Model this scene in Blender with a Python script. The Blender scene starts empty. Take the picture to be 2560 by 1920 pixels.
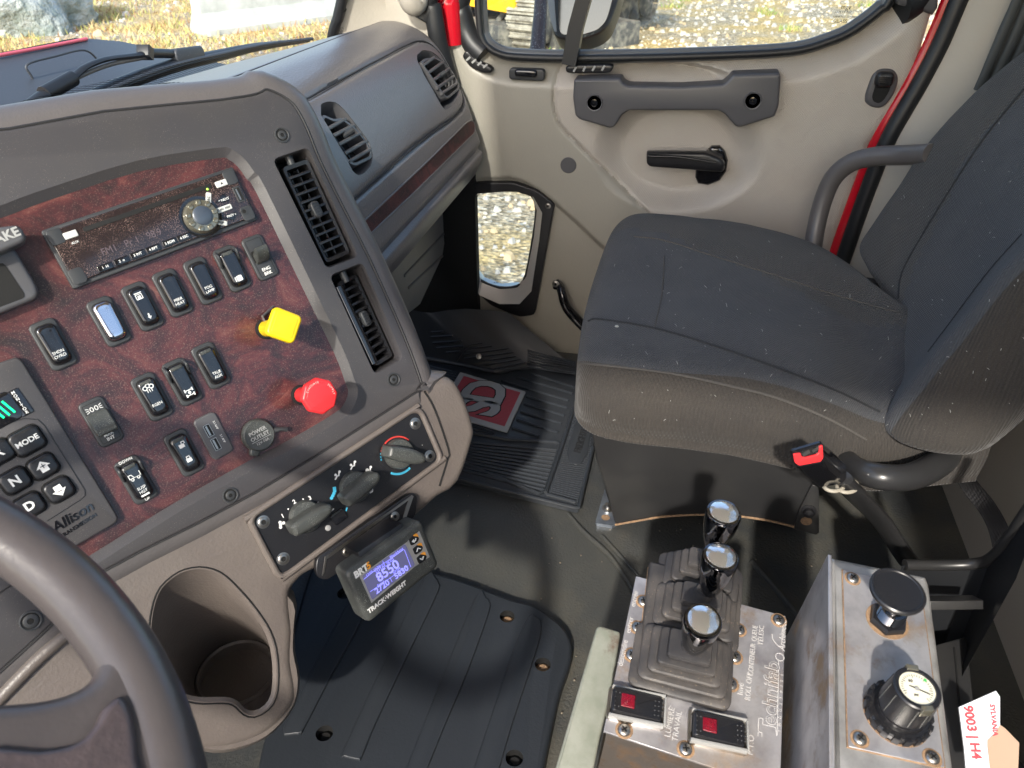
import bpy, bmesh, math, random
from mathutils import Vector, Matrix, noise
random.seed(7)
R = math.radians
scene = bpy.context.scene
# ---------------------------------------------------------------- camera
FPX = 1897.0
CAMP = Vector((0, 0, .97))
_yaw, _pit = R(12.65), R(33)
_h = Vector((math.cos(_yaw), math.sin(_yaw), 0)); _z = Vector((0, 0, 1))
CR = Vector((math.sin(_yaw), -math.cos(_yaw), 0))
CF = math.cos(_pit)*_h - math.sin(_pit)*_z
CU = math.sin(_pit)*_h + math.cos(_pit)*_z
cd = bpy.data.cameras.new('camera'); cam = bpy.data.objects.new('camera', cd)
scene.collection.objects.link(cam); scene.camera = cam
cd.sensor_width = 36; cd.lens = FPX/2560*36; cd.clip_start = .02; cd.clip_end = 500
_m = Matrix((CR, CU, -CF)).transposed().to_4x4(); _m.translation = CAMP
cam.matrix_world = _m
cd.dof.use_dof = True; cd.dof.focus_distance = .95; cd.dof.aperture_fstop = 14.0
# ---------------------------------------------------------------- world, sun, exposure
SUN_TO = Vector((-.80, .03, .56)).normalized()
world = bpy.data.worlds.new('World'); scene.world = world; world.use_nodes = True
wn = world.node_tree; wn.nodes.clear()
sky = wn.nodes.new('ShaderNodeTexSky'); sky.sky_type = 'NISHITA'; sky.sun_disc = False
sky.sun_elevation = math.asin(SUN_TO.z); sky.sun_rotation = math.atan2(SUN_TO.x, SUN_TO.y)
sky.air_density = 1.0; sky.dust_density = 2.0; sky.ozone_density = .6
bg = wn.nodes.new('ShaderNodeBackground'); bg.inputs[1].default_value = .15
wo = wn.nodes.new('ShaderNodeOutputWorld')
wn.links.new(sky.outputs[0], bg.inputs[0]); wn.links.new(bg.outputs[0], wo.inputs[0])
sd = bpy.data.lights.new('sun', 'SUN'); sd.energy = 2.05; sd.angle = R(1.8); sd.color = (1, .94, .85)
sun = bpy.data.objects.new('sun', sd); scene.collection.objects.link(sun)
sun.rotation_euler = SUN_TO.to_track_quat('Z', 'Y').to_euler()
scene.view_settings.view_transform = 'Standard'; scene.view_settings.look = 'None'
scene.view_settings.exposure = 1.52; scene.view_settings.gamma = 1
try:
    scene.cycles.max_bounces = 10; scene.cycles.diffuse_bounces = 6; scene.cycles.transparent_max_bounces = 16
except Exception: pass

# ---------------------------------------------------------------- helpers
def ray(px, py): return (px-1280)/FPX*CR - (py-960)/FPX*CU + CF
def camv(a, b, c): return (a*CR + b*CU + c*CF).normalized()
def at(px, py, x=None, y=None, z=None, d=None):
    v = ray(px, py)
    if d is not None: t = d
    elif x is not None: t = (x-CAMP.x)/v.x
    elif y is not None: t = (y-CAMP.y)/v.y
    else: t = (z-CAMP.z)/v.z
    return CAMP + t*v

class Fr:
    """a plane frame: u right, v up, n outwards"""
    def __init__(s, o, u, v):
        s.o = Vector(o); s.u = Vector(u).normalized(); v = Vector(v)
        s.v = (v - v.dot(s.u)*s.u).normalized(); s.n = s.u.cross(s.v)
    def P(s, a, b, c=0): return s.o + a*s.u + b*s.v + c*s.n
    def l(s, px, py, h=0):
        d = ray(px, py); o = s.o + h*s.n
        t = (o-CAMP).dot(s.n)/d.dot(s.n); p = CAMP + t*d - o
        return (p.dot(s.u), p.dot(s.v))
    def pts(s, L, h=0): return [s.l(x, y, h) for x, y in L]
    def sub(s, a, b, c=0, ang=0):
        cu, su = math.cos(ang), math.sin(ang)
        return Fr(s.P(a, b, c), cu*s.u + su*s.v, -su*s.u + cu*s.v)
    def off(s, h): return Fr(s.o + h*s.n, s.u, s.v)

def area(p): return .5*sum(p[i][0]*p[(i+1) % len(p)][1]-p[(i+1) % len(p)][0]*p[i][1] for i in range(len(p)))
def ccw(p):
    p = [tuple(q) for q in p]
    return p if area(p) > 0 else p[::-1]
def offset(p, d):
    """offset a ccw polygon outwards by d"""
    n = len(p); out = []
    for i in range(n):
        a, b, c = p[i-1], p[i], p[(i+1) % n]
        e1 = Vector((b[0]-a[0], b[1]-a[1])); e2 = Vector((c[0]-b[0], c[1]-b[1]))
        if e1.length < 1e-9: e1 = e2
        if e2.length < 1e-9: e2 = e1
        e1.normalize(); e2.normalize()
        n1 = Vector((e1.y, -e1.x)); n2 = Vector((e2.y, -e2.x)); m = n1+n2
        if m.length < 1e-6: m = n1
        m.normalize(); k = d/max(.5, m.dot(n1))
        out.append((b[0]+m.x*k, b[1]+m.y*k))
    return out
def rrect(w, h, r, cx=0, cy=0, seg=4, ang=0):
    r = min(r, w/2-1e-5, h/2-1e-5); out = []
    for (sx, sy, a0) in ((1, -1, -90), (1, 1, 0), (-1, 1, 90), (-1, -1, 180)):
        for k in range(seg+1):
            a = R(a0+90*k/seg)
            out.append((sx*(w/2-r)+r*math.cos(a), sy*(h/2-r)+r*math.sin(a)))
    c, s = math.cos(ang), math.sin(ang)
    return [(cx+x*c-y*s, cy+x*s+y*c) for x, y in out]
def circle(r, cx=0, cy=0, seg=32, ry=None, a0=0):
    ry = r if ry is None else ry
    return [(cx+r*math.cos(a0+2*math.pi*k/seg), cy+ry*math.sin(a0+2*math.pi*k/seg)) for k in range(seg)]
def roundpoly(p, r, seg=4):
    """round the corners of a polygon (2d)"""
    p = ccw(p); n = len(p); out = []
    for i in range(n):
        a, b, c = Vector(p[i-1]), Vector(p[i]), Vector(p[(i+1) % n])
        ra = r[i] if isinstance(r, (list, tuple)) else r
        d1, d2 = (a-b), (c-b); l = min(ra, d1.length*.45, d2.length*.45)
        q0 = b + d1.normalized()*l; q2 = b + d2.normalized()*l
        for k in range(seg+1):
            t = k/seg; out.append(tuple((1-t)**2*q0 + 2*t*(1-t)*b + t*t*q2))
    return out
def crom(P, n=6, closed=False):
    """Catmull-Rom through vectors"""
    P = [Vector(p) for p in P]; m = len(P); out = []
    rng = range(m) if closed else range(m-1)
    for i in rng:
        p0 = P[i-1] if (closed or i > 0) else 2*P[0]-P[1]
        p1 = P[i]; p2 = P[(i+1) % m]
        p3 = P[(i+2) % m] if (closed or i+2 < m) else 2*P[-1]-P[-2]
        for k in range(n):
            t = k/n
            out.append(.5*((2*p1)+(p2-p0)*t+(2*p0-5*p1+4*p2-p3)*t*t+(3*p1-p0-3*p2+p3)*t**3))
    if not closed: out.append(P[-1])
    return out

from mathutils.geometry import tessellate_polygon
def captri(ring, o, rev):
    n = len(ring); f = [o+k for k in range(n)]
    if n <= 4: return [f[::-1]] if rev else [f]
    nn = Vector()
    for i in range(n): nn += Vector(ring[i-1]).cross(Vector(ring[i]))
    out = []
    for t in tessellate_polygon([[Vector(v) for v in ring]]):
        a, b_, c = t; q_ = (Vector(ring[b_])-Vector(ring[a])).cross(Vector(ring[c])-Vector(ring[a]))
        t = (a, b_, c) if q_.dot(nn) > 0 else (a, c, b_)
        if rev: t = t[::-1]
        out.append([o+k for k in t])
    return out
class B:
    def __init__(s): s.v = []; s.f = []; s.mi = []; s.mats = []
    def m(s, mat):
        if mat not in s.mats: s.mats.append(mat)
        return s.mats.index(mat)
    def add(s, vs, fs, mat):
        o = len(s.v); i = s.m(mat); s.v += [Vector(v) for v in vs]
        for f in fs: s.f.append([o+k for k in f]); s.mi.append(i)
    def rings(s, rings, mat, cap0=True, cap1=True, closed=True):
        n = len(rings[0]); vs = [v for r in rings for v in r]; fs = []
        for i in range(len(rings)-1):
            for k in range(n if closed else n-1):
                k2 = (k+1) % n
                fs.append([i*n+k, i*n+k2, (i+1)*n+k2, (i+1)*n+k])
        if cap0: fs += captri(rings[0], 0, True)
        if cap1: fs += captri(rings[-1], (len(rings)-1)*n, False)
        s.add(vs, fs, mat)
    def slab(s, fr, poly, z0, z1, mat, bev=0, out=0, seg=3, base=0, topmat=None):
        """prism; bev: rounded edge going inwards at the top; out: rounded edge going outwards"""
        p = ccw(poly); rr = []
        if base: rr.append([fr.P(x, y, z0) for x, y in offset(p, base)])
        if out:
            rr.append([fr.P(x, y, z0) for x, y in offset(p, out)])
            for k in range(seg+1):
                a = math.pi/2*k/seg
                rr.append([fr.P(x, y, z1-out+out*math.sin(a)) for x, y in offset(p, out*math.cos(a))])
        elif bev:
            if not base: rr.append([fr.P(x, y, z0) for x, y in p])
            for k in range(seg+1):
                a = math.pi/2*k/seg
                rr.append([fr.P(x, y, z1-bev+bev*math.sin(a)) for x, y in offset(p, -bev*(1-math.cos(a)))])
        else:
            if not base: rr.append([fr.P(x, y, z0) for x, y in p])
            rr.append([fr.P(x, y, z1) for x, y in p])
        if topmat is None: s.rings(rr, mat)
        else:
            s.rings(rr, mat, cap1=False); s.add(rr[-1], captri(rr[-1], 0, False), topmat)
    def ring(s, fr, outer, inner, z0, z1, mat, zi=None):
        """flat ring between two loops with equal counts"""
        zi = z1 if zi is None else zi
        rr = [[fr.P(x, y, z0) for x, y in outer], [fr.P(x, y, z1) for x, y in outer],
              [fr.P(x, y, zi) for x, y in inner], [fr.P(x, y, z0) for x, y in inner]]
        s.rings(rr + [rr[0]], mat, False, False)
    def lathe(s, fr, prof, mat, cx=0, cy=0, seg=32, a0=0, cap0=True, cap1=True, sy=1):
        s.rings([[fr.P(cx+r*math.cos(a0+2*math.pi*k/seg), cy+sy*r*math.sin(a0+2*math.pi*k/seg), h) for k in range(seg)] for r, h in prof], mat, cap0, cap1)
    def tube(s, P, r, mat, seg=12, n=6, closed=False, caps=True, flat=1, up=None, smooth=True):
        pts = crom(P, n, closed) if smooth else [Vector(p) for p in P]; m = len(pts); rr = []
        if isinstance(r, (list, tuple)):
            k0 = len(r)-1; rad = []
            for i in range(m):
                t = i/(m-1)*k0; a = min(int(t), k0-1); rad.append(r[a]+(r[a+1]-r[a])*(t-a))
        else: rad = [r]*m
        nrm = None
        for i in range(m):
            a = pts[i-1] if (closed or i > 0) else pts[i]; b = pts[(i+1) % m] if (closed or i < m-1) else pts[i]
            t = (b-a).normalized()
            if nrm is None:
                q = Vector(up) if up is not None else (Vector((0, 0, 1)) if abs(t.z) < .9 else Vector((1, 0, 0)))
                nrm = (q - q.dot(t)*t).normalized()
            else:
                if up is not None: nrm = Vector(up)
                nrm = (nrm - nrm.dot(t)*t).normalized()
            bi = t.cross(nrm)
            rr.append([pts[i] + rad[i]*(flat*math.cos(2*math.pi*k/seg)*nrm + math.sin(2*math.pi*k/seg)*bi) for k in range(seg)])
        if closed: s.rings(rr+[rr[0]], mat, False, False)
        else: s.rings(rr, mat, caps, caps)
    def box(s, fr, cx, cy, w, h, z0, z1, mat, bev=0, ang=0):
        c, q = math.cos(ang), math.sin(ang)
        p = [(cx+x*c-y*q, cy+x*q+y*c) for x, y in ((-w/2, -h/2), (w/2, -h/2), (w/2, h/2), (-w/2, h/2))]
        s.slab(fr, p, z0, z1, mat, bev=bev, seg=2)
    def text(s, fr, t, cx, cy, size, mat, ang=0, h=.0003, bold=0, sx=1, sp=1, shear=0, align='CENTER', th=.00025):
        c = bpy.data.curves.new('lettering', 'FONT'); c.body = t; c.size = size; c.align_x = align; c.align_y = 'CENTER'
        c.offset = bold*size; c.extrude = th; c.space_character = sp; c.shear = shear; c.resolution_u = 3; c.space_line = .85
        o = bpy.data.objects.new('lettering', c); scene.collection.objects.link(o)
        bpy.context.view_layer.update()
        me = o.to_mesh(); f2 = fr.sub(cx, cy, 0, ang)
        s.add([f2.P(v.co.x*sx, v.co.y, h+v.co.z) for v in me.vertices], [list(p.vertices) for p in me.polygons], mat)
        o.to_mesh_clear(); bpy.data.objects.remove(o); bpy.data.curves.remove(c)
    def line(s, fr, pts, w, mat, h=.0003, th=.0003):
        """flat stroke along 2d points"""
        for a, b in zip(pts[:-1], pts[1:]):
            d = Vector((b[0]-a[0], b[1]-a[1])); L = d.length
            if L < 1e-7: continue
            s.box(fr, (a[0]+b[0])/2, (a[1]+b[1])/2, L+w*.6, w, h-th, h+th, mat, 0, math.atan2(d.y, d.x))
    def build(s, name, parent=None, smooth=35):
        me = bpy.data.meshes.new(name)
        base = parent['_b'] if parent is not None and '_b' in parent else (0, 0, 0)
        bv = Vector(base)
        me.from_pydata([v-bv for v in s.v], [], s.f); me.update()
        for m in s.mats: me.materials.append(m)
        me.polygons.foreach_set('material_index', s.mi)
        if smooth:
            me.polygons.foreach_set('use_smooth', [True]*len(me.polygons)); me.set_sharp_from_angle(angle=R(smooth))
        me.update()
        o = bpy.data.objects.new(name, me); scene.collection.objects.link(o)
        if parent is not None: o.parent = parent; o['_b'] = base
        return o

def thing(name, label, cat, base=(0, 0, 0), group=None):
    o = bpy.data.objects.new(name, None); scene.collection.objects.link(o); o.location = base
    o['_b'] = tuple(base); o['label'] = label; o['category'] = cat; o.empty_display_size = .05
    if group: o['group'] = group
    return o
def tag(o, label, cat, group=None, kind=None):
    o['label'] = label; o['category'] = cat
    if group: o['group'] = group
    if kind: o['kind'] = kind
    return o
def struct(o): o['kind'] = 'structure'; return o
def cut(o, cutters):
    """boolean the builders out of object o (all cutters in one mesh)"""
    cs = []
    for c in cutters:
        k = c.build('cutter', None, 0); k.location = Vector((0, 0, 0))
        if o.parent is not None: k.location = -Vector(o['_b'])
        for m in k.data.materials: pass
        cs.append(k)
    sv = o.parent; o.parent = None
    for k in cs:
        md = o.modifiers.new('b', 'BOOLEAN'); md.operation = 'DIFFERENCE'; md.object = k; md.solver = 'EXACT'
        try: md.material_mode = 'TRANSFER'
        except Exception: pass
    bpy.context.view_layer.update()
    dg = bpy.context.evaluated_depsgraph_get()
    me = bpy.data.meshes.new_from_object(o.evaluated_get(dg)); o.modifiers.clear()
    old = o.data; o.data = me; me.name = o.name; o.parent = sv
    me.polygons.foreach_set('use_smooth', [True]*len(me.polygons)); me.set_sharp_from_angle(angle=R(35))
    for k in cs: bpy.data.objects.remove(k)
    return o

# ---------------------------------------------------------------- materials
def M(name, col, rough=.5, metal=0, spec=.5, bump=None, var=None, dust=None, coat=0, wave=None, emit=None, aniso=0, grime=None):
    m = bpy.data.materials.new(name); m.use_nodes = True; nt = m.node_tree; N = nt.nodes; L = nt.links
    b = N['Principled BSDF']; b.inputs['Base Color'].default_value = (*col, 1)
    b.inputs['Roughness'].default_value = rough; b.inputs['Metallic'].default_value = metal
    b.inputs['Specular IOR Level'].default_value = spec
    if coat: b.inputs['Coat Weight'].default_value = coat; b.inputs['Coat Roughness'].default_value = .08
    tc = N.new('ShaderNodeTexCoord'); co = tc.outputs['Object']; cur = None
    def tex(sc, det=4, ro=.6, dist=0):
        t = N.new('ShaderNodeTexNoise'); t.inputs['Scale'].default_value = sc; t.inputs['Detail'].default_value = det
        t.inputs['Roughness'].default_value = ro; t.inputs['Distortion'].default_value = dist; L.new(co, t.inputs['Vector']); return t
    def ramp(src, a, b_):
        r = N.new('ShaderNodeValToRGB'); r.color_ramp.elements[0].position = a; r.color_ramp.elements[1].position = b_
        L.new(src, r.inputs[0]); return r
    def mix(fac, A, Bc):
        x = N.new('ShaderNodeMix'); x.data_type = 'RGBA'; L.new(fac, x.inputs[0])
        if isinstance(A, tuple): x.inputs[6].default_value = (*A, 1)
        else: L.new(A, x.inputs[6])
        if isinstance(Bc, tuple): x.inputs[7].default_value = (*Bc, 1)
        else: L.new(Bc, x.inputs[7])
        return x.outputs[2]
    cur = col
    if var:      # list of (colour, scale, lo, hi)
        for (c2, sc, lo, hi) in var:
            cur = mix(ramp(tex(sc, 6).outputs['Fac'], lo, hi).outputs[0], cur, c2)
    if grime:    # (colour, scale, lo, hi)
        c2, sc, lo, hi = grime; f = ramp(tex(sc, 8, .7).outputs['Fac'], lo, hi).outputs[0]
        cur = mix(f, cur, c2)
        rr = N.new('ShaderNodeMapRange'); rr.inputs[3].default_value = rough; rr.inputs[4].default_value = .8
        L.new(f, rr.inputs[0]); L.new(rr.outputs[0], b.inputs['Roughness'])
    if dust:     # (colour, scale, threshold)
        c2, sc, th = dust; f = ramp(tex(sc, 2, .5).outputs['Fac'], th, th+.06).outputs[0]
        g = ramp(tex(sc*.04, 2).outputs['Fac'], .35, .75).outputs[0]
        mm = N.new('ShaderNodeMath'); mm.operation = 'MULTIPLY'; L.new(f, mm.inputs[0]); L.new(g, mm.inputs[1])
        cur = mix(mm.outputs[0], cur, c2)
    if not isinstance(cur, tuple): L.new(cur, b.inputs['Base Color'])
    h = None
    if bump:     # (scale, strength, distance)
        t = tex(bump[0], 3, .55); bp = N.new('ShaderNodeBump'); bp.inputs['Strength'].default_value = bump[1]
        bp.inputs['Distance'].default_value = bump[2]; L.new(t.outputs['Fac'], bp.inputs['Height']); L.new(bp.outputs[0], b.inputs['Normal']); h = bp
    if wave:     # (axisA, scaleA, axisB, scaleB, strength, distance): woven relief
        sp = N.new('ShaderNodeSeparateXYZ'); L.new(co, sp.inputs[0]); outs = []
        for ax, sc in ((wave[0], wave[1]), (wave[2], wave[3])):
            mu = N.new('ShaderNodeMath'); mu.operation = 'MULTIPLY'; mu.inputs[1].default_value = sc; L.new(sp.outputs[ax], mu.inputs[0])
            si = N.new('ShaderNodeMath'); si.operation = 'SINE'; L.new(mu.outputs[0], si.inputs[0]); outs.append(si)
        mu = N.new('ShaderNodeMath'); mu.operation = 'MULTIPLY'; L.new(outs[0].outputs[0], mu.inputs[0]); L.new(outs[1].outputs[0], mu.inputs[1])
        bp = N.new('ShaderNodeBump'); bp.inputs['Strength'].default_value = wave[4]; bp.inputs['Distance'].default_value = wave[5]
        L.new(mu.outputs[0], bp.inputs['Height'])
        if h: L.new(h.outputs[0], bp.inputs['Normal'])
        L.new(bp.outputs[0], b.inputs['Normal'])
    if emit: b.inputs['Emission Color'].default_value = (*emit[0], 1); b.inputs['Emission Strength'].default_value = emit[1]
    return m
def wood(name):
    m = M(name, (.1, .02, .02), .22, 0, .5, coat=.3); nt = m.node_tree; N = nt.nodes; L = nt.links; b = N['Principled BSDF']
    tc = N.new('ShaderNodeTexCoord')
    t = N.new('ShaderNodeTexNoise'); t.inputs['Scale'].default_value = 15; t.inputs['Detail'].default_value = 10; t.inputs['Roughness'].default_value = .7; t.inputs['Distortion'].default_value = 2.4
    L.new(tc.outputs['Object'], t.inputs['Vector'])
    r = N.new('ShaderNodeValToRGB'); e = r.color_ramp.elements
    e[0].position = .34; e[0].color = (.016, .008, .009, 1); e[1].position = .72; e[1].color = (.16, .06, .048, 1)
    k = e.new(.47); k.color = (.045, .013, .015, 1); k = e.new(.58); k.color = (.088, .022, .022, 1)
    L.new(t.outputs['Fac'], r.inputs[0])
    d = N.new('ShaderNodeTexNoise'); d.inputs['Scale'].default_value = 900; d.inputs['Detail'].default_value = 1; L.new(tc.outputs['Object'], d.inputs['Vector'])
    dr = N.new('ShaderNodeValToRGB'); dr.color_ramp.elements[0].position = .56; dr.color_ramp.elements[1].position = .75; L.new(d.outputs['Fac'], dr.inputs[0])
    g = N.new('ShaderNodeTexNoise'); g.inputs['Scale'].default_value = 9; L.new(tc.outputs['Object'], g.inputs['Vector'])
    gm = N.new('ShaderNodeMath'); gm.operation = 'MULTIPLY'; L.new(dr.outputs[0], gm.inputs[0]); L.new(g.outputs['Fac'], gm.inputs[1])
    mx = N.new('ShaderNodeMix'); mx.data_type = 'RGBA'; L.new(gm.outputs[0], mx.inputs[0]); L.new(r.outputs[0], mx.inputs[6]); mx.inputs[7].default_value = (.22, .15, .12, 1)
    L.new(mx.outputs[2], b.inputs['Base Color'])
    rr = N.new('ShaderNodeMapRange'); rr.inputs[3].default_value = .25; rr.inputs[4].default_value = .5; L.new(g.outputs['Fac'], rr.inputs[0]); L.new(rr.outputs[0], b.inputs['Roughness'])
    return m
def glass(name, tint=(.93, .96, .95), refl=.9):
    m = bpy.data.materials.new(name); m.use_nodes = True; N = m.node_tree.nodes; L = m.node_tree.links; N.clear()
    o = N.new('ShaderNodeOutputMaterial'); t = N.new('ShaderNodeBsdfTransparent'); t.inputs[0].default_value = (*tint, 1)
    g = N.new('ShaderNodeBsdfGlossy'); g.inputs['Roughness'].default_value = .02
    f = N.new('ShaderNodeFresnel'); f.inputs[0].default_value = 1.45
    mu = N.new('ShaderNodeMath'); mu.operation = 'MULTIPLY'; mu.inputs[1].default_value = refl; L.new(f.outputs[0], mu.inputs[0])
    x = N.new('ShaderNodeMixShader'); L.new(mu.outputs[0], x.inputs[0]); L.new(t.outputs[0], x.inputs[1]); L.new(g.outputs[0], x.inputs[2]); L.new(x.outputs[0], o.inputs[0])
    return m

m_dash = M('dash_charcoal_vinyl', (.1, .092, .092), .38, bump=(420, .35, .0009), var=[((.11, .1, .1), 12, .4, .7)])
m_dashtop = M('dash_top_vinyl', (.135, .125, .128), .32, spec=.6, bump=(300, .55, .0012))
m_trim = M('matte_charcoal_plastic', (.052, .049, .053), .42, bump=(1200, .2, .0003), dust=((.3, .27, .23), 1500, .66), var=[((.058, .054, .054), 9, .4, .7)])
m_taupe = M('taupe_vinyl', (.118, .1, .09), .4, bump=(330, .45, .0010), var=[((.14, .12, .105), 14, .4, .7)])
m_wood = wood('red_burl_trim')
m_wood2 = wood('brown_burl_strip')
for n_ in [m_wood2.node_tree.nodes['Principled BSDF']]:
    for l_ in list(n_.inputs['Roughness'].links): m_wood2.node_tree.links.remove(l_)
    n_.inputs['Roughness'].default_value = .5; n_.inputs['Coat Weight'].default_value = 0; n_.inputs['Specular IOR Level'].default_value = .25
m_black = M('satin_black_plastic', (.012, .012, .014), .32, bump=(900, .08, .0003), dust=((.2, .18, .15), 1800, .66))
m_gloss = M('gloss_black_plastic', (.008, .008, .01), .08, coat=.5, dust=((.25, .24, .22), 1700, .69))
m_rub = M('black_rubber', (.014, .015, .017), .45)
m_bezel = M('dark_grey_bezel', (.035, .037, .04), .45)
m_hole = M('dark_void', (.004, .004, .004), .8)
m_white = M('white_print', (.78, .78, .76), .5)
m_grey_print = M('grey_print', (.35, .35, .34), .5)
m_blueprint = M('blue_print', (.06, .42, .62), .5)
m_redprint = M('red_print', (.6, .05, .04), .5)
m_barrel = M('dull_chrome', (.5, .5, .5), .2, metal=1)
m_chrome = M('chrome', (.85, .86, .88), .06, metal=1)
m_steel = M('screw_steel', (.42, .4, .37), .34, metal=1)
m_alu = M('worn_stainless_plate', (.5, .49, .5), .33, metal=.6, var=[((.31, .3, .32), 30, .4, .65), ((.36, .32, .29), 9, .5, .7)], grime=((.3, .22, .15), 16, .52, .66), bump=(120, .05, .001))
m_alu2 = M('brushed_worn_steel', (.5, .49, .47), .33, metal=.6, var=[((.3, .29, .28), 26, .4, .65)], grime=((.3, .22, .16), 14, .55, .75))
m_steeldark = M('stained_steel', (.22, .19, .17), .4, metal=.7, grime=((.2, .13, .08), 30, .5, .65))
m_rust = M('rust_dirt', (.32, .2, .11), .9, var=[((.2, .13, .08), 200, .4, .6)])
m_yel = M('yellow_plastic', (.85, .58, .01), .35, dust=((.3, .2, .05), 900, .7))
m_red = M('red_plastic', (.72, .03, .035), .33)
m_knob = M('dusty_black_knob', (.048, .051, .048), .4, dust=((.32, .33, .3), 1500, .6), bump=(900, .15, .0003))
m_boot = M('dusty_rubber_boot', (.03, .029, .031), .55, var=[((.08, .072, .066), 20, .4, .65)], dust=((.26, .2, .14), 500, .66), grime=((.1, .085, .068), 28, .6, .76))
m_door = M('beige_woven_vinyl', (.43, .395, .35), .32, wave=(1, 1500, 2, 1500, .22, .0010), var=[((.42, .37, .32), 5, .4, .7)])
m_kick = M('beige_grained_vinyl', (.33, .31, .265), .36, bump=(260, .35, .0012))
m_kick2 = M('grey_beige_vinyl', (.2, .19, .175), .45, bump=(260, .3, .001))
m_pillar = M('pillar_beige_vinyl', (.42, .385, .33), .55, bump=(200, .3, .0012))
m_handle = M('grey_handle_plastic', (.085, .083, .088), .38, bump=(900, .1, .0003))
m_floor = M('black_floor_vinyl', (.042, .045, .047), .36, bump=(230, .6, .0018), var=[((.07, .07, .062), 4, .4, .7)], grime=((.11, .1, .075), 5, .48, .75))
m_cover = M('engine_cover_vinyl', (.022, .026, .032), .45, bump=(260, .3, .001))
m_mat = M('floor_mat_rubber', (.028, .032, .038), .38, bump=(300, .15, .001))
m_matgrey = M('mat_logo_grey', (.38, .4, .41), .5, bump=(400, .1, .0005))
m_matred = M('mat_logo_red', (.42, .06, .08), .55, wave=(0, 700, 0, 700, .5, .001))
m_paint = M('red_truck_paint', (.55, .008, .02), .18, coat=.6)
m_body = M('black_painted_metal', (.02, .02, .021), .35, bump=(60, .05, .001), var=[((.035, .034, .032), 6, .45, .7)])
m_tubeblack = M('black_tube', (.025, .025, .026), .3)
m_green = M('grey_green_painted_iron', (.21, .225, .18), .5, var=[((.27, .28, .235), 30, .4, .6)], grime=((.14, .1, .075), 16, .54, .66), bump=(150, .15, .001))
m_wheel = M('grey_leather', (.07, .062, .062), .3, bump=(110, .25, .0015))
m_wheel2 = M('wine_reflection_leather', (.07, .055, .057), .38, bump=(110, .5, .002))  # reddish tint painted in for the wine-coloured reflection on the spoke
m_led = M('red_lens', (.2, .0, .01), .2, coat=.4, bump=(900, .8, .001), var=[((.12, 0, .01), 500, .45, .6)])
m_lcd = M('lcd_screen', (.12, .12, .16), .25, emit=((.1, .1, .3), .18), bump=(1500, .2, .0003))
m_lcdt = M('lcd_digits', (.2, .2, .7), .4, emit=((.25, .25, 1), .55))
m_silver = M('silver_label', (.3, .3, .29), .4)
m_orange = M('orange_print', (.85, .35, .03), .5)
m_radio = M('dusty_radio_face', (.02, .013, .014), .2, dust=((.3, .2, .17), 1300, .57), coat=.4)
m_clear = M('smoky_clear_plastic', (.2, .19, .15), .12, metal=.6)
m_card = M('white_carton', (.6, .63, .68), .55)
m_kraft = M('kraft_board', (.42, .3, .22), .8)
m_cardred = M('carton_red_print', (.6, .04, .06), .6)
m_gaugeface = M('gauge_face', (.7, .68, .55), .4)
m_greenglow = M('green_segments', (.0, .5, .1), .4, emit=((0, .9, .25), .9))
m_belt = M('woven_belt', (.02, .02, .022), .7, wave=(2, 1500, 1, 1500, .4, .001))
m_glass = glass('clear_glass', (.9, .93, .92), .6)
m_glass2 = glass('window_glass', (.86, .9, .89), .5)
m_headliner = M('headliner', (.68, .65, .6), .9)
m_cowl = M('grey_cowl_plastic', (.05, .055, .065), .5, bump=(500, .1, .0005), dust=((.3, .3, .3), 400, .68))
def fabric(name, c1, c2, axis=2, sc=1900, amt=.5, lint=.7):
    m = M(name, c1, .9, 0, .2, var=[(c2, 7, .35, .7), (tuple(k*1.6 for k in c1), 900, .45, .8)], dust=((.5, .5, .48), 420, lint), wave=(0, 1300, axis, sc, amt, .0016))
    m.node_tree.nodes['Principled BSDF'].inputs['Sheen Weight'].default_value = .12
    m.node_tree.nodes['Principled BSDF'].inputs['Sheen Roughness'].default_value = .5
    return m
m_fab = fabric('blue_grey_seat_cloth', (.046, .049, .055), (.064, .066, .07), 1, 1700, .45, .71)
m_fabside = fabric('brown_grey_ribbed_cloth', (.044, .039, .034), (.032, .03, .029), 1, 1300, .45, .74)
m_fabtop = fabric('charcoal_ribbed_cloth', (.05, .05, .05), (.07, .066, .061), 1, 1500, .6, .72)
m_seam = M('seam_thread', (.02, .022, .025), .9)
m_seamlight = M('seam_light_thread', (.075, .07, .064), .9)
XY = Fr((0, 0, 0), (1, 0, 0), (0, 1, 0))
def zplane(z): return Fr((0, 0, z), (1, 0, 0), (0, 1, 0))
DX = 1.45
def dplane(x): return Fr((x, 0, 0), (0, -1, 0), (0, 0, 1))      # local a = -y, b = z, n towards -x
def smooth(t): t = max(0., min(1., t)); return t*t*(3-2*t)
def inside(p, poly):
    x, y = p; c = False; n = len(poly)
    for i in range(n):
        x1, y1 = poly[i]; x2, y2 = poly[i-1]
        if (y1 > y) != (y2 > y) and x < (x2-x1)*(y-y1)/(y2-y1)+x1: c = not c
    return c
def dseg(p, a, b):
    ax, ay = a; bx, by = b; dx, dy = bx-ax, by-ay
    t = max(0, min(1, ((p[0]-ax)*dx+(p[1]-ay)*dy)/(dx*dx+dy*dy+1e-12)))
    return math.hypot(p[0]-ax-t*dx, p[1]-ay-t*dy)
def dpoly(p, L, closed=False):
    m = 1e9; n = len(L)
    for i in range(n if closed else n-1): m = min(m, dseg(p, L[i], L[(i+1) % n]))
    return m

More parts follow.
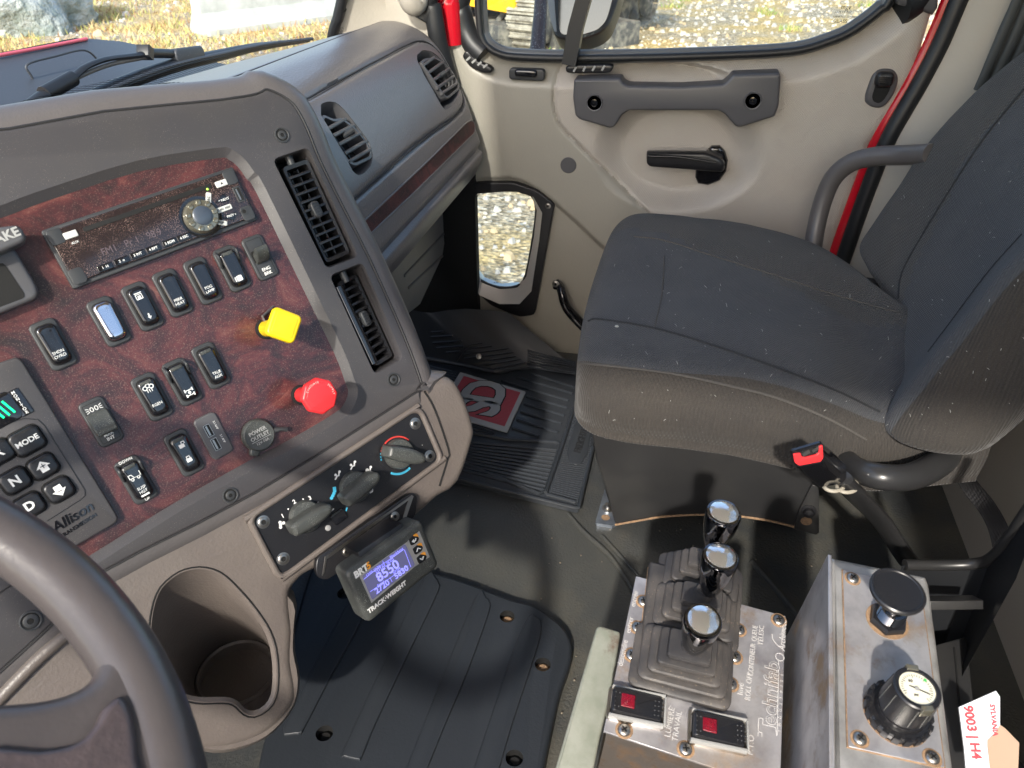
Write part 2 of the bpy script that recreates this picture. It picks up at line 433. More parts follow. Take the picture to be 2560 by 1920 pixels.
# ================================================================ OUTSIDE
def ground_mat():
    m = M('gravel_and_dry_grass', (.3, .26, .2), .95); nt = m.node_tree; N = nt.nodes; L = nt.links; b = N['Principled BSDF']
    tc = N.new('ShaderNodeTexCoord')
    v = N.new('ShaderNodeTexVoronoi'); v.inputs['Scale'].default_value = 26; L.new(tc.outputs['Object'], v.inputs['Vector'])
    sep = N.new('ShaderNodeSeparateColor'); L.new(v.outputs['Color'], sep.inputs[0])
    r = N.new('ShaderNodeValToRGB'); e = r.color_ramp.elements; e[0].position = 0; e[0].color = (.2, .16, .1, 1); e[1].position = 1; e[1].color = (.66, .6, .5, 1)
    k = e.new(.4); k.color = (.42, .36, .26, 1); k = e.new(.75); k.color = (.5, .4, .26, 1); L.new(sep.outputs[0], r.inputs[0])
    t = N.new('ShaderNodeTexNoise'); t.inputs['Scale'].default_value = 1.1; t.inputs['Detail'].default_value = 8; L.new(tc.outputs['Object'], t.inputs['Vector'])
    r2 = N.new('ShaderNodeValToRGB'); r2.color_ramp.elements[0].position = .42; r2.color_ramp.elements[1].position = .6; L.new(t.outputs['Fac'], r2.inputs[0])
    x = N.new('ShaderNodeMix'); x.data_type = 'RGBA'; L.new(r2.outputs[0], x.inputs[0]); L.new(r.outputs[0], x.inputs[6]); x.inputs[7].default_value = (.55, .4, .17, 1)
    t2 = N.new('ShaderNodeTexNoise'); t2.inputs['Scale'].default_value = 26; t2.inputs['Detail'].default_value = 4; L.new(tc.outputs['Object'], t2.inputs['Vector'])
    r3 = N.new('ShaderNodeValToRGB'); r3.color_ramp.elements[0].position = .35; r3.color_ramp.elements[0].color = (.45, .45, .45, 1); r3.color_ramp.elements[1].position = .65; r3.color_ramp.elements[1].color = (1.3, 1.3, 1.3, 1); L.new(t2.outputs['Fac'], r3.inputs[0])
    x2 = N.new('ShaderNodeMix'); x2.data_type = 'RGBA'; x2.blend_type = 'MULTIPLY'; x2.inputs[0].default_value = 1; L.new(x.outputs[2], x2.inputs[6]); L.new(r3.outputs[0], x2.inputs[7])
    L.new(x2.outputs[2], b.inputs['Base Color'])
    bp = N.new('ShaderNodeBump'); bp.inputs['Distance'].default_value = .02; L.new(v.outputs['Distance'], bp.inputs['Height']); L.new(bp.outputs[0], b.inputs['Normal'])
    return m
g = B(); G0 = -1.1
g.add([(-300, -300, G0), (300, -300, G0), (300, 300, G0), (-300, 300, G0)], [[0, 1, 2, 3]], ground_mat()); struct(g.build('ground', None, 0))
# loose stones
m_st = [M('pale_stone', (.52, .48, .42), .9), M('grey_stone', (.42, .4, .38), .9), M('tan_stone', (.55, .42, .26), .9), M('warm_white_stone', (.58, .54, .46), .9)]
g = B()
for i in range(7000):
    x = random.uniform(8, 24); y = random.uniform(-8, 5) if i % 5 else random.uniform(5, 16)
    if i > 5200: x = random.uniform(2.2, 8); y = random.uniform(-1, 4)
    s = random.choice([.012, .016, .022, .028, .035]) * random.uniform(.7, 1.4)*(1+x*.03)
    if random.random() < .02: s *= 2.2
    a = random.uniform(0, 6.28); ca, sa = math.cos(a), math.sin(a)
    q = [(random.uniform(.7, 1.2)*s*math.cos(k*1.2566), random.uniform(.5, 1)*s*math.sin(k*1.2566)) for k in range(5)]
    lo = [Vector((x+px*ca-py*sa, y+px*sa+py*ca, G0)) for px, py in q]
    hi = [Vector((x+.6*(px*ca-py*sa), y+.6*(px*sa+py*ca), G0+s*random.uniform(.5, .9))) for px, py in q]
    g.rings([lo, hi], random.choice(m_st), False, True)
tag(g.build('gravel', None, 0), 'loose pale and tan stones scattered over the yard', 'gravel', kind='stuff')
# grass
m_gr = [M('dry_straw', (.62, .5, .24), .8), M('yellow_green_grass', (.42, .44, .13), .8), M('green_grass', (.2, .32, .07), .8), M('brown_leaf', (.36, .2, .09), .8)]
g = B()
clumps = [(random.uniform(10, 24), random.uniform(-7, 4)) for _ in range(70)]
def blades(x, y, n, h, mats, sp):
    for _ in range(n):
        px = x+random.gauss(0, sp); py = y+random.gauss(0, sp); a = random.uniform(0, 6.28); w = .012*random.uniform(.6, 1.5); hh = h*random.uniform(.4, 1.2)
        dx, dy = math.cos(a)*w, math.sin(a)*w; lx, ly = random.gauss(0, .5)*hh, random.gauss(0, .5)*hh
        g.add([(px-dx, py-dy, G0), (px+dx, py+dy, G0), (px+lx, py+ly, G0+hh)], [[0, 1, 2]], random.choice(mats))
for x, y in clumps: blades(x, y, 45, .13, [m_gr[1], m_gr[2], m_gr[0]], .12)
for i in range(560):
    x = random.uniform(8.5, 22); y = random.uniform(5, 17); blades(x, y, 45, .12, [m_gr[0], m_gr[0], m_gr[1], m_gr[3]], .25)
tag(g.build('grass', None, 0), 'dry yellow and green grass growing through the yard', 'grass', kind='stuff')
# debris heap of grey sheeting, upper left
g = B(); rr = []
o = at(-20, 108, z=G0); o = Vector((o.x+1.4, o.y+1.2, G0))
for i in range(15):
    t = i/14; r = 1.55*math.sqrt(max(0.001, 1-t*t)); ring = []
    for k in range(48):
        a = 2*math.pi*k/48; f = 1+.28*noise.noise(Vector((math.cos(a)*2.2, math.sin(a)*2.2, t*2.5)))+.1*noise.noise(Vector((a*6, t*9, 3)))
        ring.append(o+Vector((math.cos(a)*r*f, math.sin(a)*r*f, t*1.9)))
    rr.append(ring)
g.rings(rr, M('grey_plastic_sheeting', (.42, .45, .44), .35, var=[((.2, .24, .22), 3, .4, .6)], bump=(5, .9, .15)), False)
tag(g.build('debris_heap', None, 60), 'heap under crumpled grey plastic sheeting beyond the red hood', 'debris heap')
# concrete barrier
g = B(); a = at(568, 42, z=G0); b_ = at(870, 75, z=G0)
p0 = at(650, 76, z=G0); p1 = at(865, 48, z=G0); u = (p1-p0); u.z = 0; u.normalize(); p0 = p0-u*.95
nn = Vector((u.y, -u.x, 0)); nn = nn if nn.dot(-p0) > 0 else -nn
prof = [(0, 0), (0, .09), (.17, .34), (.24, .95), (.42, .95), (.49, .34), (.66, .09), (.66, 0)]
rr = [[p0+u*s - nn*y + Vector((0, 0, z)) for y, z in prof] for s in (0, .03, 1.2, 2.4, 3.6)]
g.rings(rr, M('pale_concrete', (.5, .52, .5), .85, var=[((.38, .4, .38), 3, .4, .6)], bump=(40, .2, .01)))
tag(g.build('concrete_barrier', None, 20), 'pale concrete barrier standing on dry grass beyond the windshield', 'barrier')

# excavator
m_ey = M('excavator_yellow', (.78, .42, .01), .4, var=[((.62, .34, .02), 2, .45, .65)])
m_mud = M('muddy_track_steel', (.42, .39, .33), .9, var=[((.22, .2, .17), 9, .4, .6)], bump=(20, .6, .03))
m_mudd = M('dark_muddy_frame', (.07, .07, .07), .8, var=[((.26, .24, .2), 6, .45, .65)])
ebase = Vector((13.4, 2.2, G0))
ex = thing('excavator', 'yellow tracked excavator with muddy tracks parked on gravel', 'excavator', ebase)
tu = Vector((.93, -.36, 0)).normalized(); tv = Vector((0, 0, 1)); tn = tu.cross(tv)
def track(org):
    f = Fr(org, tu, tv); g = B(); r = .42; Ln = 3.4; W = .5
    # frame between the shoes
    g.slab(f.off(.06), [(.2, .14), (Ln-.2, .14), (Ln-.1, .6), (.1, .6)], 0, W-.12, m_mudd)
    # shoes round a stadium
    per = []
    for k in range(13): a = math.pi/2+math.pi*k/12; per.append((0+r*math.cos(a), r+.02+r*math.sin(a)))
    for k in range(1, 20): per.append((Ln*k/20, .02))
    for k in range(13): a = -math.pi/2+math.pi*k/12; per.append((Ln+r*math.cos(a), r+.02+r*math.sin(a)))
    for k in range(1, 20): per.append((Ln-Ln*k/20, 2*r+.02))
    n = len(per)
    for i in range(n):
        p, q = per[i], per[(i+1) % n]; d = Vector((q[0]-p[0], q[1]-p[1])); c = ((p[0]+q[0])/2, (p[1]+q[1])/2); an = math.atan2(d.y, d.x)
        g.box(f, c[0], c[1], d.length*.86, .05, 0, W, m_mud, .006, an)
        c2 = (c[0]+.035*math.sin(an), c[1]-.035*math.cos(an)); g.box(f, c2[0], c2[1], .025, .06, .01, W-.01, m_mud, 0, an)
    t = g.build('track', ex)
    for x in [0, Ln]+[Ln*(k+1)/7 for k in range(6)]:
        w = B(); rad = .3 if x in (0, Ln) else .13; cy = r+.02 if x in (0, Ln) else .2
        w.lathe(f, [(rad, .05), (rad, W-.04), (rad*.7, W-.01), (rad*.3, W+.02)], m_mudd, x, cy, 20); w.build('roller', t)
f0 = at(1262, 126, z=G0)
f0 = at(1300, 130, z=G0)
track(f0 - tn*.0 + Vector((.15, 0, 0)))
track(f0 + tn*-1.9 + Vector((.15, 0, 0)))
g = B(); cc = at(1287, 36, x=12.0)
hf = Fr((cc.x, cc.y, cc.z), Vector((.35, .94, 0)), (0, 0, 1)); u1 = Vector((.45, 1, 0)).normalized(); u2 = Vector((.9, -.75, 0)).normalized()
P0 = Vector(cc); hh = Vector((0, 0, 1.0))
A = P0+u1*1.6+Vector((0, 0, .1)); Bq = P0+u2*3.4+Vector((0, 0, .12)); Cq = A+u2*3.4
g.rings([[P0, Bq, Cq, A], [P0+hh, Bq+hh, Cq+hh, A+hh]], m_ey); g.build('house', ex)
g = B(); g.slab(Fr(P0+u1*.9+u2*1.5-Vector((0, 0, .5)), (1, 0, 0), (0, 1, 0)), circle(.62), 0, .48, m_mudd); 
g.box(Fr(P0+u1*.5+u2*1.5-Vector((0, 0, .55)), u2, u1), 0, 0, 1.6, 1.9, 0, .35, m_mudd, .03)
g.build('undercarriage', ex)
g = B(); g.box(Fr(P0+u1*.9+u2*.6-Vector((0, 0, .55)), u2, u1), 0, 0, 1.2, 1.6, 0, .42, m_mudd, .05); g.build('slew_frame', ex)
g = B(); g.tube([P0+u1*.9-u2*.2+Vector((0, 0, -.1)), P0+u1*1.2-u2*.5+Vector((0, 0, -.35)), P0+u1*1.0-u2*.9+Vector((0, 0, -.3)), P0+u1*.5-u2*.4+Vector((0, 0, -.2))], .05, m_mudd); g.build('hydraulic_hose', ex)
g = B(); g.tube([P0+u1*.4+u2*.2+Vector((0, 0, -.02)), P0+u1*.6+u2*.1+Vector((0, 0, -.3)), P0+u1*1.0+u2*.3+Vector((0, 0, -.42))], .04, m_mudd); g.build('hydraulic_hose', ex)

# ================================================================ TRUCK CAB
cab = thing('truck_cab', 'red truck cab shell with beige pillars and headliner round the seat', 'truck cab', (.4, 0, 0))
# windshield base curve
WB = [(-.62, .70, .72), (-.3, .79, .72), (.2, .83, .72), (.7, .825, .72), (1.0, .80, .715), (1.2, .755, .715), (1.33, .69, .725), (1.40, .60, .74)]
WT = [(-.6, .33, 1.42), (-.3, .4, 1.44), (.2, .43, 1.45), (.7, .43, 1.45), (1.0, .41, 1.45), (1.18, .38, 1.44), (1.27, .33, 1.43), (1.33, .27, 1.42)]
wb = crom(WB, 5); wt = crom(WT, 5)
g = B(); rows = []
for k in range(9):
    t = k/8; rows.append([a.lerp(b_, t) for a, b_ in zip(wb, wt)])
g.rings(rows, m_glass, False, False, False); ws = g.build('windshield', cab)
# dotted ceramic band along the base of the glass
mf = glass('ceramic_band', (.02, .02, .025), .5); nt = mf.node_tree
tr = [n for n in nt.nodes if n.type == 'BSDF_TRANSPARENT'][0]; out = [n for n in nt.nodes if n.type == 'OUTPUT_MATERIAL'][0]
df = nt.nodes.new('ShaderNodeBsdfDiffuse'); df.inputs[0].default_value = (.01, .01, .012, 1)
tc = nt.nodes.new('ShaderNodeTexCoord'); vo = nt.nodes.new('ShaderNodeTexVoronoi'); vo.inputs['Scale'].default_value = 640; vo.inputs['Randomness'].default_value = .0
th = nt.nodes.new('ShaderNodeMath'); th.operation = 'LESS_THAN'; th.inputs[1].default_value = .40
tt = nt.nodes.new('ShaderNodeBsdfTransparent'); mx = nt.nodes.new('ShaderNodeMixShader')
nt.links.new(tc.outputs['Object'], vo.inputs['Vector']); nt.links.new(vo.outputs['Distance'], th.inputs[0]); nt.links.new(th.outputs[0], mx.inputs[0])
nt.links.new(tt.outputs[0], mx.inputs[1]); nt.links.new(df.outputs[0], mx.inputs[2]); nt.links.new(mx.outputs[0], out.inputs[0])
g = B(); rows = []
for k in range(4):
    t = .0+.05*k/3; rows.append([a.lerp(b_, t)-Vector((0, .004, 0)) for a, b_ in zip(wb, wt)])
g.rings(rows, mf, False, False, False); g.build('ceramic_band', ws)
# hood and cowl
g = B()
hz = .55
def q(px, py, y): return at(px, py, y=y)
# red hood: a crowned sheet running forward
rows = []
for y, zl in ((1.25, .60), (1.6, .64), (2.0, .6), (2.5, .5)):
    rows.append([Vector((x, y, zl-.05*((x-.3)/1.0)**2-(.5 if x > 1.25 else 0))) for x in (-.8, -.4, 0, .4, .8, 1.05, 1.2, 1.3)])
g.rings(rows, m_paint, False, False, False); g.build('hood', cab)
g = B()
a0 = q(-60, 150, 1.3); a1 = q(0, 140, 1.3); a2 = q(217, 96, 1.3); a3 = q(300, 103, 1.3); a4 = q(420, 127, 1.3); a5 = q(640, 150, 1.25)
top = [q(-300, 195, 1.3), a0, a1, a2, a3, a4, q(560, 160, 1.28), q(700, 200, 1.22)]
bot = [Vector((min(t_.x*.72+0.0, 1.36), .9, .585)) for t_ in top]
g.rings([top, [a.lerp(b_, .5)+Vector((0, 0, .005)) for a, b_ in zip(top, bot)], bot], m_cowl, False, False, False)
g.rings([[p+Vector((0, .03, -.0)) for p in top], [p+Vector((.0, .03, -.5)) for p in top]], m_cowl, False, False, False)
cw = g.build('cowl', cab)
g = B(); e = q(70, 165, 1.2); f = q(235, 128, 1.2)
lp = [at(*p, y=1.2) for p in [(70, 160), (140, 140), (205, 125), (235, 140), (243, 165), (170, 190), (100, 208), (75, 185)]]
g.tube(lp, .0022, m_cowl, closed=True); g.build('access_lid', cw)
g = B(); g.tube([q(-10, 140, 1.29), q(110, 118, 1.29), q(217, 97, 1.29)], .0035, M('pink_red_edge', (.75, .12, .16), .3)); g.build('hood_edge', cab)
# wiper
wp = B()
def wpt(px, py): return at(px, py, y=.93)
wp.tube([wpt(0, 310), wpt(60, 275), wpt(105, 240), wpt(180, 195), wpt(215, 167), wpt(270, 147), wpt(350, 137), wpt(365, 128)], [.009, .012, .012, .008, .007, .007, .008, .01], m_rub, flat=.6)
w = wp.build('wiper_arm', cab)
g = B(); g.tube([wpt(70, 285), wpt(115, 245), wpt(190, 196), wpt(270, 163), wpt(350, 146), wpt(372, 143)], .0035, M('washer_hose', (.16, .14, .12), .5)); g.build('washer_hose', w)
g = B(); g.tube([wpt(110, 236), wpt(150, 214), wpt(182, 196)], .0115, m_rub); g.box(Fr(wpt(362, 130), CR, CU), 0, 0, .022, .02, -.01, .01, m_rub, .003); g.build('arm_joint', w)
g = B(); pts = [wpt(*p) for p in [(150, 285), (250, 235), (350, 193), (440, 163), (540, 140), (640, 118), (770, 101)]]
g.tube(pts, [.011, .015, .016, .016, .015, .012, .006], m_rub, flat=.75)
g.tube([p+Vector((0, -.012, .004)) for p in pts], .004, m_cowl)
g.slab(Fr(wpt(465, 137), wpt(530, 128)-wpt(465, 137), CU), rrect(.09, .026, .01), 0, .012, m_cowl, bev=.004)
g.tube([wpt(372, 133), wpt(420, 134), wpt(465, 136)], .008, m_rub)
g.build('wiper_blade', cab)
# roof, rear wall, driver side (behind and above the camera)
g = B(); g.slab(zplane(1.46), [(-.62, -.6), (1.38, -.6), (1.38, .30), (1.2, .42), (-.5, .42), (-.62, .3)], -.0, .05, m_headliner); g.build('headliner', cab)
g = B(); g.slab(Fr((0, -.56, 0), (1, 0, 0), (0, 0, 1)), [(-.62, .05), (1.46, .05), (1.46, .80), (-.62, .80)], -.05, 0, m_pillar)
g.slab(Fr((0, -.56, 0), (1, 0, 0), (0, 0, 1)), [(-.62, .80), (-.42, .80), (-.42, 1.46), (-.62, 1.46)], -.05, 0, m_pillar)
g.slab(Fr((0, -.56, 0), (1, 0, 0), (0, 0, 1)), [(1.22, .8), (1.46, .8), (1.46, 1.46), (1.22, 1.46)], -.05, 0, m_pillar)
g.build('rear_wall', cab)
g = B(); g.slab(Fr((0, -.58, 0), (1, 0, 0), (0, 0, 1)), [(-.42, .80), (1.22, .8), (1.22, 1.46), (-.42, 1.46)], -.003, .0, m_glass2); g.build('rear_window', cab)
g = B(); sd_ = Fr((-.62, 0, 0), (0, -1, 0), (0, 0, 1))
g.slab(sd_, [(-.75, .05), (.56, .05), (.56, .70), (-.75, .70)], -.05, 0, m_pillar)
g.slab(sd_, [(.36, .70), (.56, .70), (.56, 1.46), (.36, 1.46)], -.05, 0, m_pillar); g.build('driver_side_wall', cab)
# floor under everything
g = B(); g.slab(zplane(.1), [(-.62, -.56), (1.46, -.56), (1.46, 1.0), (-.62, 1.0)], -.04, 0, m_floor); struct(g.build('floor', None))
# firewall
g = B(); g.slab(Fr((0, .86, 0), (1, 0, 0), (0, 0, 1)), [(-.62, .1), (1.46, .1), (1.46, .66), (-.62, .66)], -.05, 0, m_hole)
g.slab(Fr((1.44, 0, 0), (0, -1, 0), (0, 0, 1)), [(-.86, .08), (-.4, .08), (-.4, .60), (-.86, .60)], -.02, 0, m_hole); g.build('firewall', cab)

# A pillar trim (right)
g = B(); ax = 1.40
rowA = [at(860, -40, x=1.36), at(850, 30, x=1.365), at(832, 90, x=1.37), at(828, 130, x=1.37)]
rowB = [at(960, -40, x=1.41), at(965, 30, x=1.41), at(965, 90, x=1.41), at(968, 130, x=1.41)]
rowC = [at(1072, -40, x=1.425), at(1072, 30, x=1.425), at(1085, 90, x=1.425), at(1092, 130, x=1.425)]
up = [Vector((1.30, .33, 1.42)), Vector((1.38, .28, 1.42)), Vector((1.40, .22, 1.42))]
g.rings([[up[0]]+rowA, [(up[0]+up[1])/2]+[(a+b_)/2-Vector((.004, 0, 0)) for a, b_ in zip(rowA, rowB)], [up[1]]+rowB, [(up[1]+up[2])/2]+[(a+b_)/2-Vector((.004, 0, 0)) for a, b_ in zip(rowB, rowC)], [up[2]]+rowC], m_pillar, False, False, False)
ap = g.build('windshield_pillar_trim', cab)
g = B(); g.tube([at(1010, -60, x=1.38), at(1022, -10, x=1.38), at(1036, 10, x=1.39), at(1046, -20, x=1.40), at(1050, -60, x=1.4)], .02, m_pillar); g.build('grab_handle', ap)
g = B(); g.tube([up[0], at(862, -30, x=1.355), at(853, 20, x=1.36), at(836, 70, x=1.365), at(828, 110, x=1.37)], .009, m_rub, flat=1.3); g.build('windshield_seal', cab)
g = B(); g.tube([Vector((1.40, .2, 1.43)), at(1083, -40, x=1.415), at(1083, 20, x=1.415), at(1090, 70, x=1.415), at(1101, 125, x=1.42), at(1125, 200, x=1.43)], .0165, m_rub); g.build('door_opening_seal', cab)
g = B(); g.tube([Vector((1.47, .25, 1.43)), at(1119, -60, x=1.46), at(1119, 0, x=1.46), at(1123, 60, x=1.46), at(1126, 110, x=1.46)], .024, m_paint); g.build('door_frame', cab)
# B pillar
g = B()
sB = [(2425, -60), (2398, 0), (2351, 112), (2296, 217), (2222, 347), (2168, 480), (2120, 615), (2085, 720)]
g.tube([at(*p, x=1.43) for p in sB], .0145, m_rub); g.build('door_opening_seal', cab)
g = B(); g.tube([Vector((1.44, -.47, 1.43))]+[at(x-27, y, x=1.455) for x, y in sB], .011, m_paint, smooth=True); g.build('door_frame', cab)
g = B()
L1 = [Vector((1.43, -.42, 1.4))]+[at(x+12, y, x=1.425) for x, y in sB]
L1.append(Vector((1.425, L1[-1].y+.03, .1)))
mid = [Vector((1.40, p.y-.04, p.z)) for p in L1]
L2 = [Vector((1.385, -.565, p.z)) for p in L1]
g.rings([L1, mid, [(a+b_)/2-Vector((.003, 0, 0)) for a, b_ in zip(mid, L2)], L2], m_pillar, False, False, False); bp_ = g.build('door_pillar_trim', cab)
g = B()
m_wb = M('dark_grey_curtain', (.05, .055, .056), .6, bump=(120, .3, .002)); wf = dplane(1.365); g.slab(wf, wf.pts([(2546, -30), (2500, 70), (2436, 225), (2480, 235), (2600, 160), (2700, -30)]), -.004, 0, m_wb)
for dx in (30, 62, 94):
    g.tube([at(2520+dx, -20, x=1.362), at(2475+dx, 90, x=1.362), at(2415+dx, 225, x=1.362)], .007, m_wb, flat=.6)
g.build('belt_webbing', bp_)
g = B(); g.slab(dplane(1.4), [(.30, .1), (.56, .1), (.56, .36), (.36, .37)], 0, .02, m_black); g.build('sill_panel', cab)

# ================================================================ PASSENGER DOOR
door = thing('passenger_door', 'beige passenger door with grey grab handle and small lower window', 'door', (DX, 0, .1))
D0 = dplane(DX)
def dp(L, x=DX): return [(-at(*p, x=x).y, at(*p, x=x).z) for p in L]      # (a=-y, z)
win = dp([(1192, -40), (1196, 72), (1200, 95), (1212, 117), (1241, 136), (1287, 145), (1420, 149), (1600, 147), (1750, 143), (1920, 136), (2007, 127), (2070, 108), (2122, 87), (2170, 55), (2209, 23), (2235, -8)])
win = [win[0]] + win[1:]; wl = win[0]; wr = win[-1]
win = [(wl[0]+.10, 1.28), (wl[0]+.02, 1.0)] + win + [(wr[0]+.05, 1.0), (wr[0]+.09, 1.28)]
outer = dp([(1106, 62), (1112, 53), (1150, 49), (1168, 53), (1176, 80), (1178, 60)])
right = dp([(2330, 38), (2287, 188), (2238, 275), (2177, 362), (2137, 480), (2091, 601), (2060, 700)])
peep = dp([(1178, 500), (1196, 482), (1285, 475), (1335, 490), (1357, 530), (1349, 600), (1330, 725), (1300, 757), (1250, 757), (1200, 735), (1178, 690)])
seam = dp([(1402, 158), (1400, 165), (1388, 195), (1383, 246), (1388, 285), (1398, 312), (1416, 333), (1490, 408), (1564, 480), (1621, 535), (1700, 620)])
seam2 = dp([(1150, 475), (1180, 455), (1225, 447), (1273, 446), (1310, 455), (1350, 478), (1378, 500), (1440, 555), (1529, 640), (1600, 705)])
bowlc = dp([(1690, 385)])[0]; ledge_z = lambda a: .677+.02*(a+.2)
scoop = dp([(1555, 180), (1820, 178), (1812, 212), (1562, 214)])
hpad = dp([(1435, 195), (1580, 195), (1800, 190), (1950, 180), (1950, 290), (1850, 310), (1750, 275), (1580, 275), (1535, 318), (1440, 290)])
nose = dp([(1104, 60), (1190, 60)])
def bigr(p):        # door outline test
    a, z = p
    if z > .775 and a < -.385: return False
    return True
rt = [(1e9, 5)]
def aright(z):
    pts = right
    if z >= pts[0][1]: return pts[0][0]+(z-pts[0][1])*.25
    for (a1, z1), (a2, z2) in zip(pts[:-1], pts[1:]):
        if z2 <= z <= z1: return a2+(a1-a2)*(z-z2)/(z1-z2)
    return pts[-1][0]
def relief(a, z):
    h = 0.
    d = dpoly((a, z), win, True)
    if z < .80 or a > .1:                     # surface rolls outwards towards the glass
        h -= .038*(1-smooth(d/.052))
    zl = .683
    # armrest bowl round the handle
    r = math.hypot((a-bowlc[0])/.155, (z-bowlc[1]+.0)/.115)
    h -= .032*(1-smooth((r-.62)/.42))
    # scoop over the grab handle
    r = math.hypot((a+.055)/.125, (z-.690)/.022); h -= .03*(1-smooth((r-.75)/.4))
    # groove
    left = a < -.03
    d1 = dpoly((a, z), seam); h -= .005*(1-smooth((d1-.001)/.0028))
    d2 = dpoly((a, z), seam2)
    h -= .003*(1-smooth((d2-.001)/.003))
    # lower kick panel stands back
    lo = inside((a, z), low)
    if lo: h -= .010*smooth(d2/.006)
    # horizontal feature line at the rear
    # pocket bulge lower right
    return h
low = seam2 + [(.5, 0), (-.6, 0), (-.6, seam2[0][1])]
weave_poly = seam[1:] + [(.1, 0.0), (.8, 0), (.8, 1.4), (seam[0][0], 1.4)]
st = .0032; a0, a1_, z0_, z1_ = -.50, .44, .08, 1.0
na = int((a1_-a0)/st); nz = int((z1_-z0_)/st)
g = B(); iw = g.m(m_door); ik = g.m(m_kick)
idx = {}
def vid(i, j):
    if (i, j) not in idx:
        a = a0+i*st; z = z0_+j*st; ar = aright(z); 
        if a > ar-st: a = min(a, ar)
        h = relief(a, z)
        if a > ar-.02: h -= .012*(1-math.sqrt(max(0, 1-((a-ar+.02)/.02)**2)))
        idx[(i, j)] = len(g.v); g.v.append(D0.P(a, z, h))
    return idx[(i, j)]
for j in range(nz):
    for i in range(na):
        a = a0+(i+.5)*st; z = z0_+(j+.5)*st
        if a > aright(z) or not bigr((a, z)) or inside((a, z), win) or inside((a, z), peep): continue
        if z > .74 and a < win[4][0]: 
            if a > outer[3][0]+.008 : continue
        g.f.append([vid(i, j), vid(i+1, j), vid(i+1, j+1), vid(i, j+1)]); g.mi.append(iw if inside((a, z), weave_poly) else ik)
g.build('door_trim', door, 60)
# outer skin below the sill so no light leaks through
g = B(); oo = [(-.5, .05), (.5, .05), (.5, .70), (.30, .715), (-.24, .70), (-.5, .70)]
g.slab(dplane(1.53), oo, -.01, 0, m_paint); sk = g.build('outer_skin', door)
kk = B(); kk.slab(dplane(1.53), dp([(1140, 500), (1160, 452), (1290, 446), (1365, 465), (1385, 520), (1352, 740), (1310, 775), (1230, 775), (1150, 730), (1136, 670)], 1.53), -.03, .03, m_paint); cut(sk, [kk])
# window rubber and glass
lowc = win[1:-1]
g = B(); wp3 = [D0.P(a, z, -.012) for a, z in lowc]
g.tube(wp3, .0065, m_rub, n=3)
g.tube([D0.P(a, z, -.030) for a, z in lowc], .012, M('silver_rubber_edge', (.12, .125, .13), .3), n=3); g.build('window_seal', door)
g = B(); g.slab(dplane(DX+.035), lowc, -.003, 0, m_glass2)
# printed glass marks
gp = dplane(DX+.0345)
def mark(px, py, t, s, mat=m_rub): a, z = gp.l(px, py); g.text(gp, t, a, z, s, mat, h=.0004)
mark(2115, 18, 'mgv', .010); mark(2108, 30, 'SAFETY AS2', .005); mark(2112, 42, 'LAMINATED  TEMPERED', .004); mark(2100, 53, 'GLASS', .008)
mark(1251, 100, 'DOT 22', .005); mark(1250, 108, 'AS2', .005); mark(1248, 117, 'TEMPERED', .006)
g.build('side_glass', door)
# divider bar
g = B(); pts = [Vector((DX+.005, at(1475, -120, x=DX).y+.0, 1.05)), at(1462, -10, x=DX), at(1440, 70, x=DX), at(1424, 160, x=DX)]
pts[0] = at(1478, -120, x=DX)
g.tube(pts, .018, m_rub, seg=4, smooth=False, up=(-.7, -.7, 0)); g.build('window_divider', door)
g = B(); up_ = [at(1150, -10, x=1.475), at(1152, 30, x=1.475), at(1163, 75, x=1.475), at(1180, 110, x=1.47), at(1208, 138, x=1.465)]
g.tube([Vector((1.47, .26, 1.3))]+up_, .021, m_rub); g.build('front_frame', door)
g = B(); g.tube([at(2330, -60, x=1.475), at(2300, -20, x=1.47), at(2270, 5, x=1.465), at(2250, 12, x=1.46)], .03, m_rub)
g.slab(D0, dp([(2225, -30), (2348, -30), (2343, 20), (2330, 38), (2290, 22), (2245, 12)]), -.02, .006, m_handle, bev=.006); g.build('rear_frame', door)
# lower window
g = B(); pf = dp([(1112, 480), (1190, 455), (1285, 455), (1345, 475), (1387, 509), (1338, 785), (1300, 790), (1230, 762), (1150, 690), (1115, 600)])
g.slab(D0, roundpoly(pf, .008, 2), -.02, .006, m_black, bev=.002); pw = g.build('lower_window_frame', door)
kk = B(); kk.slab(D0, peep, -.05, .05, m_black); cut(pw, [kk])
g = B(); pin = dp([(1177, 502), (1197, 485), (1288, 481), (1326, 494), (1338, 530), (1330, 600), (1312, 694), (1290, 722), (1245, 726), (1202, 710), (1178, 678)])
g.rings([[D0.P(a, z, .006) for a, z in peep], [D0.P(a, z, -.002) for a, z in offset(ccw(peep), -.004)] if False else [D0.P(a*.75+c*.25, z*.75+e*.25, 0) for (a, z), (c, e) in zip(peep, pin)], [D0.P(a, z, -.012) for a, z in pin], [D0.P(a, z, -.035) for a, z in offset(ccw(pin) if area(pin) > 0 else pin, .0)]], M('silver_frame_liner', (.62, .6, .58), .3, metal=.4), False, False); g.build('silver_liner', pw)
g = B(); g.tube([D0.P(a, z, -.014) for a, z in pin], .0035, m_rub, closed=True, n=3); g.build('glass_gasket', pw)
g = B(); g.slab(dplane(DX+.018), pin, -.002, 0, m_glass2)
a, z = dplane(DX+.018).l(1238, 697); g.text(dplane(DX+.018), 'mgv', a, z, .007, m_rub, h=.0004); a, z = dplane(DX+.018).l(1240, 706); g.text(dplane(DX+.018), 'GLASS', a, z, .004, m_rub, h=.0004); g.build('lower_glass', pw)
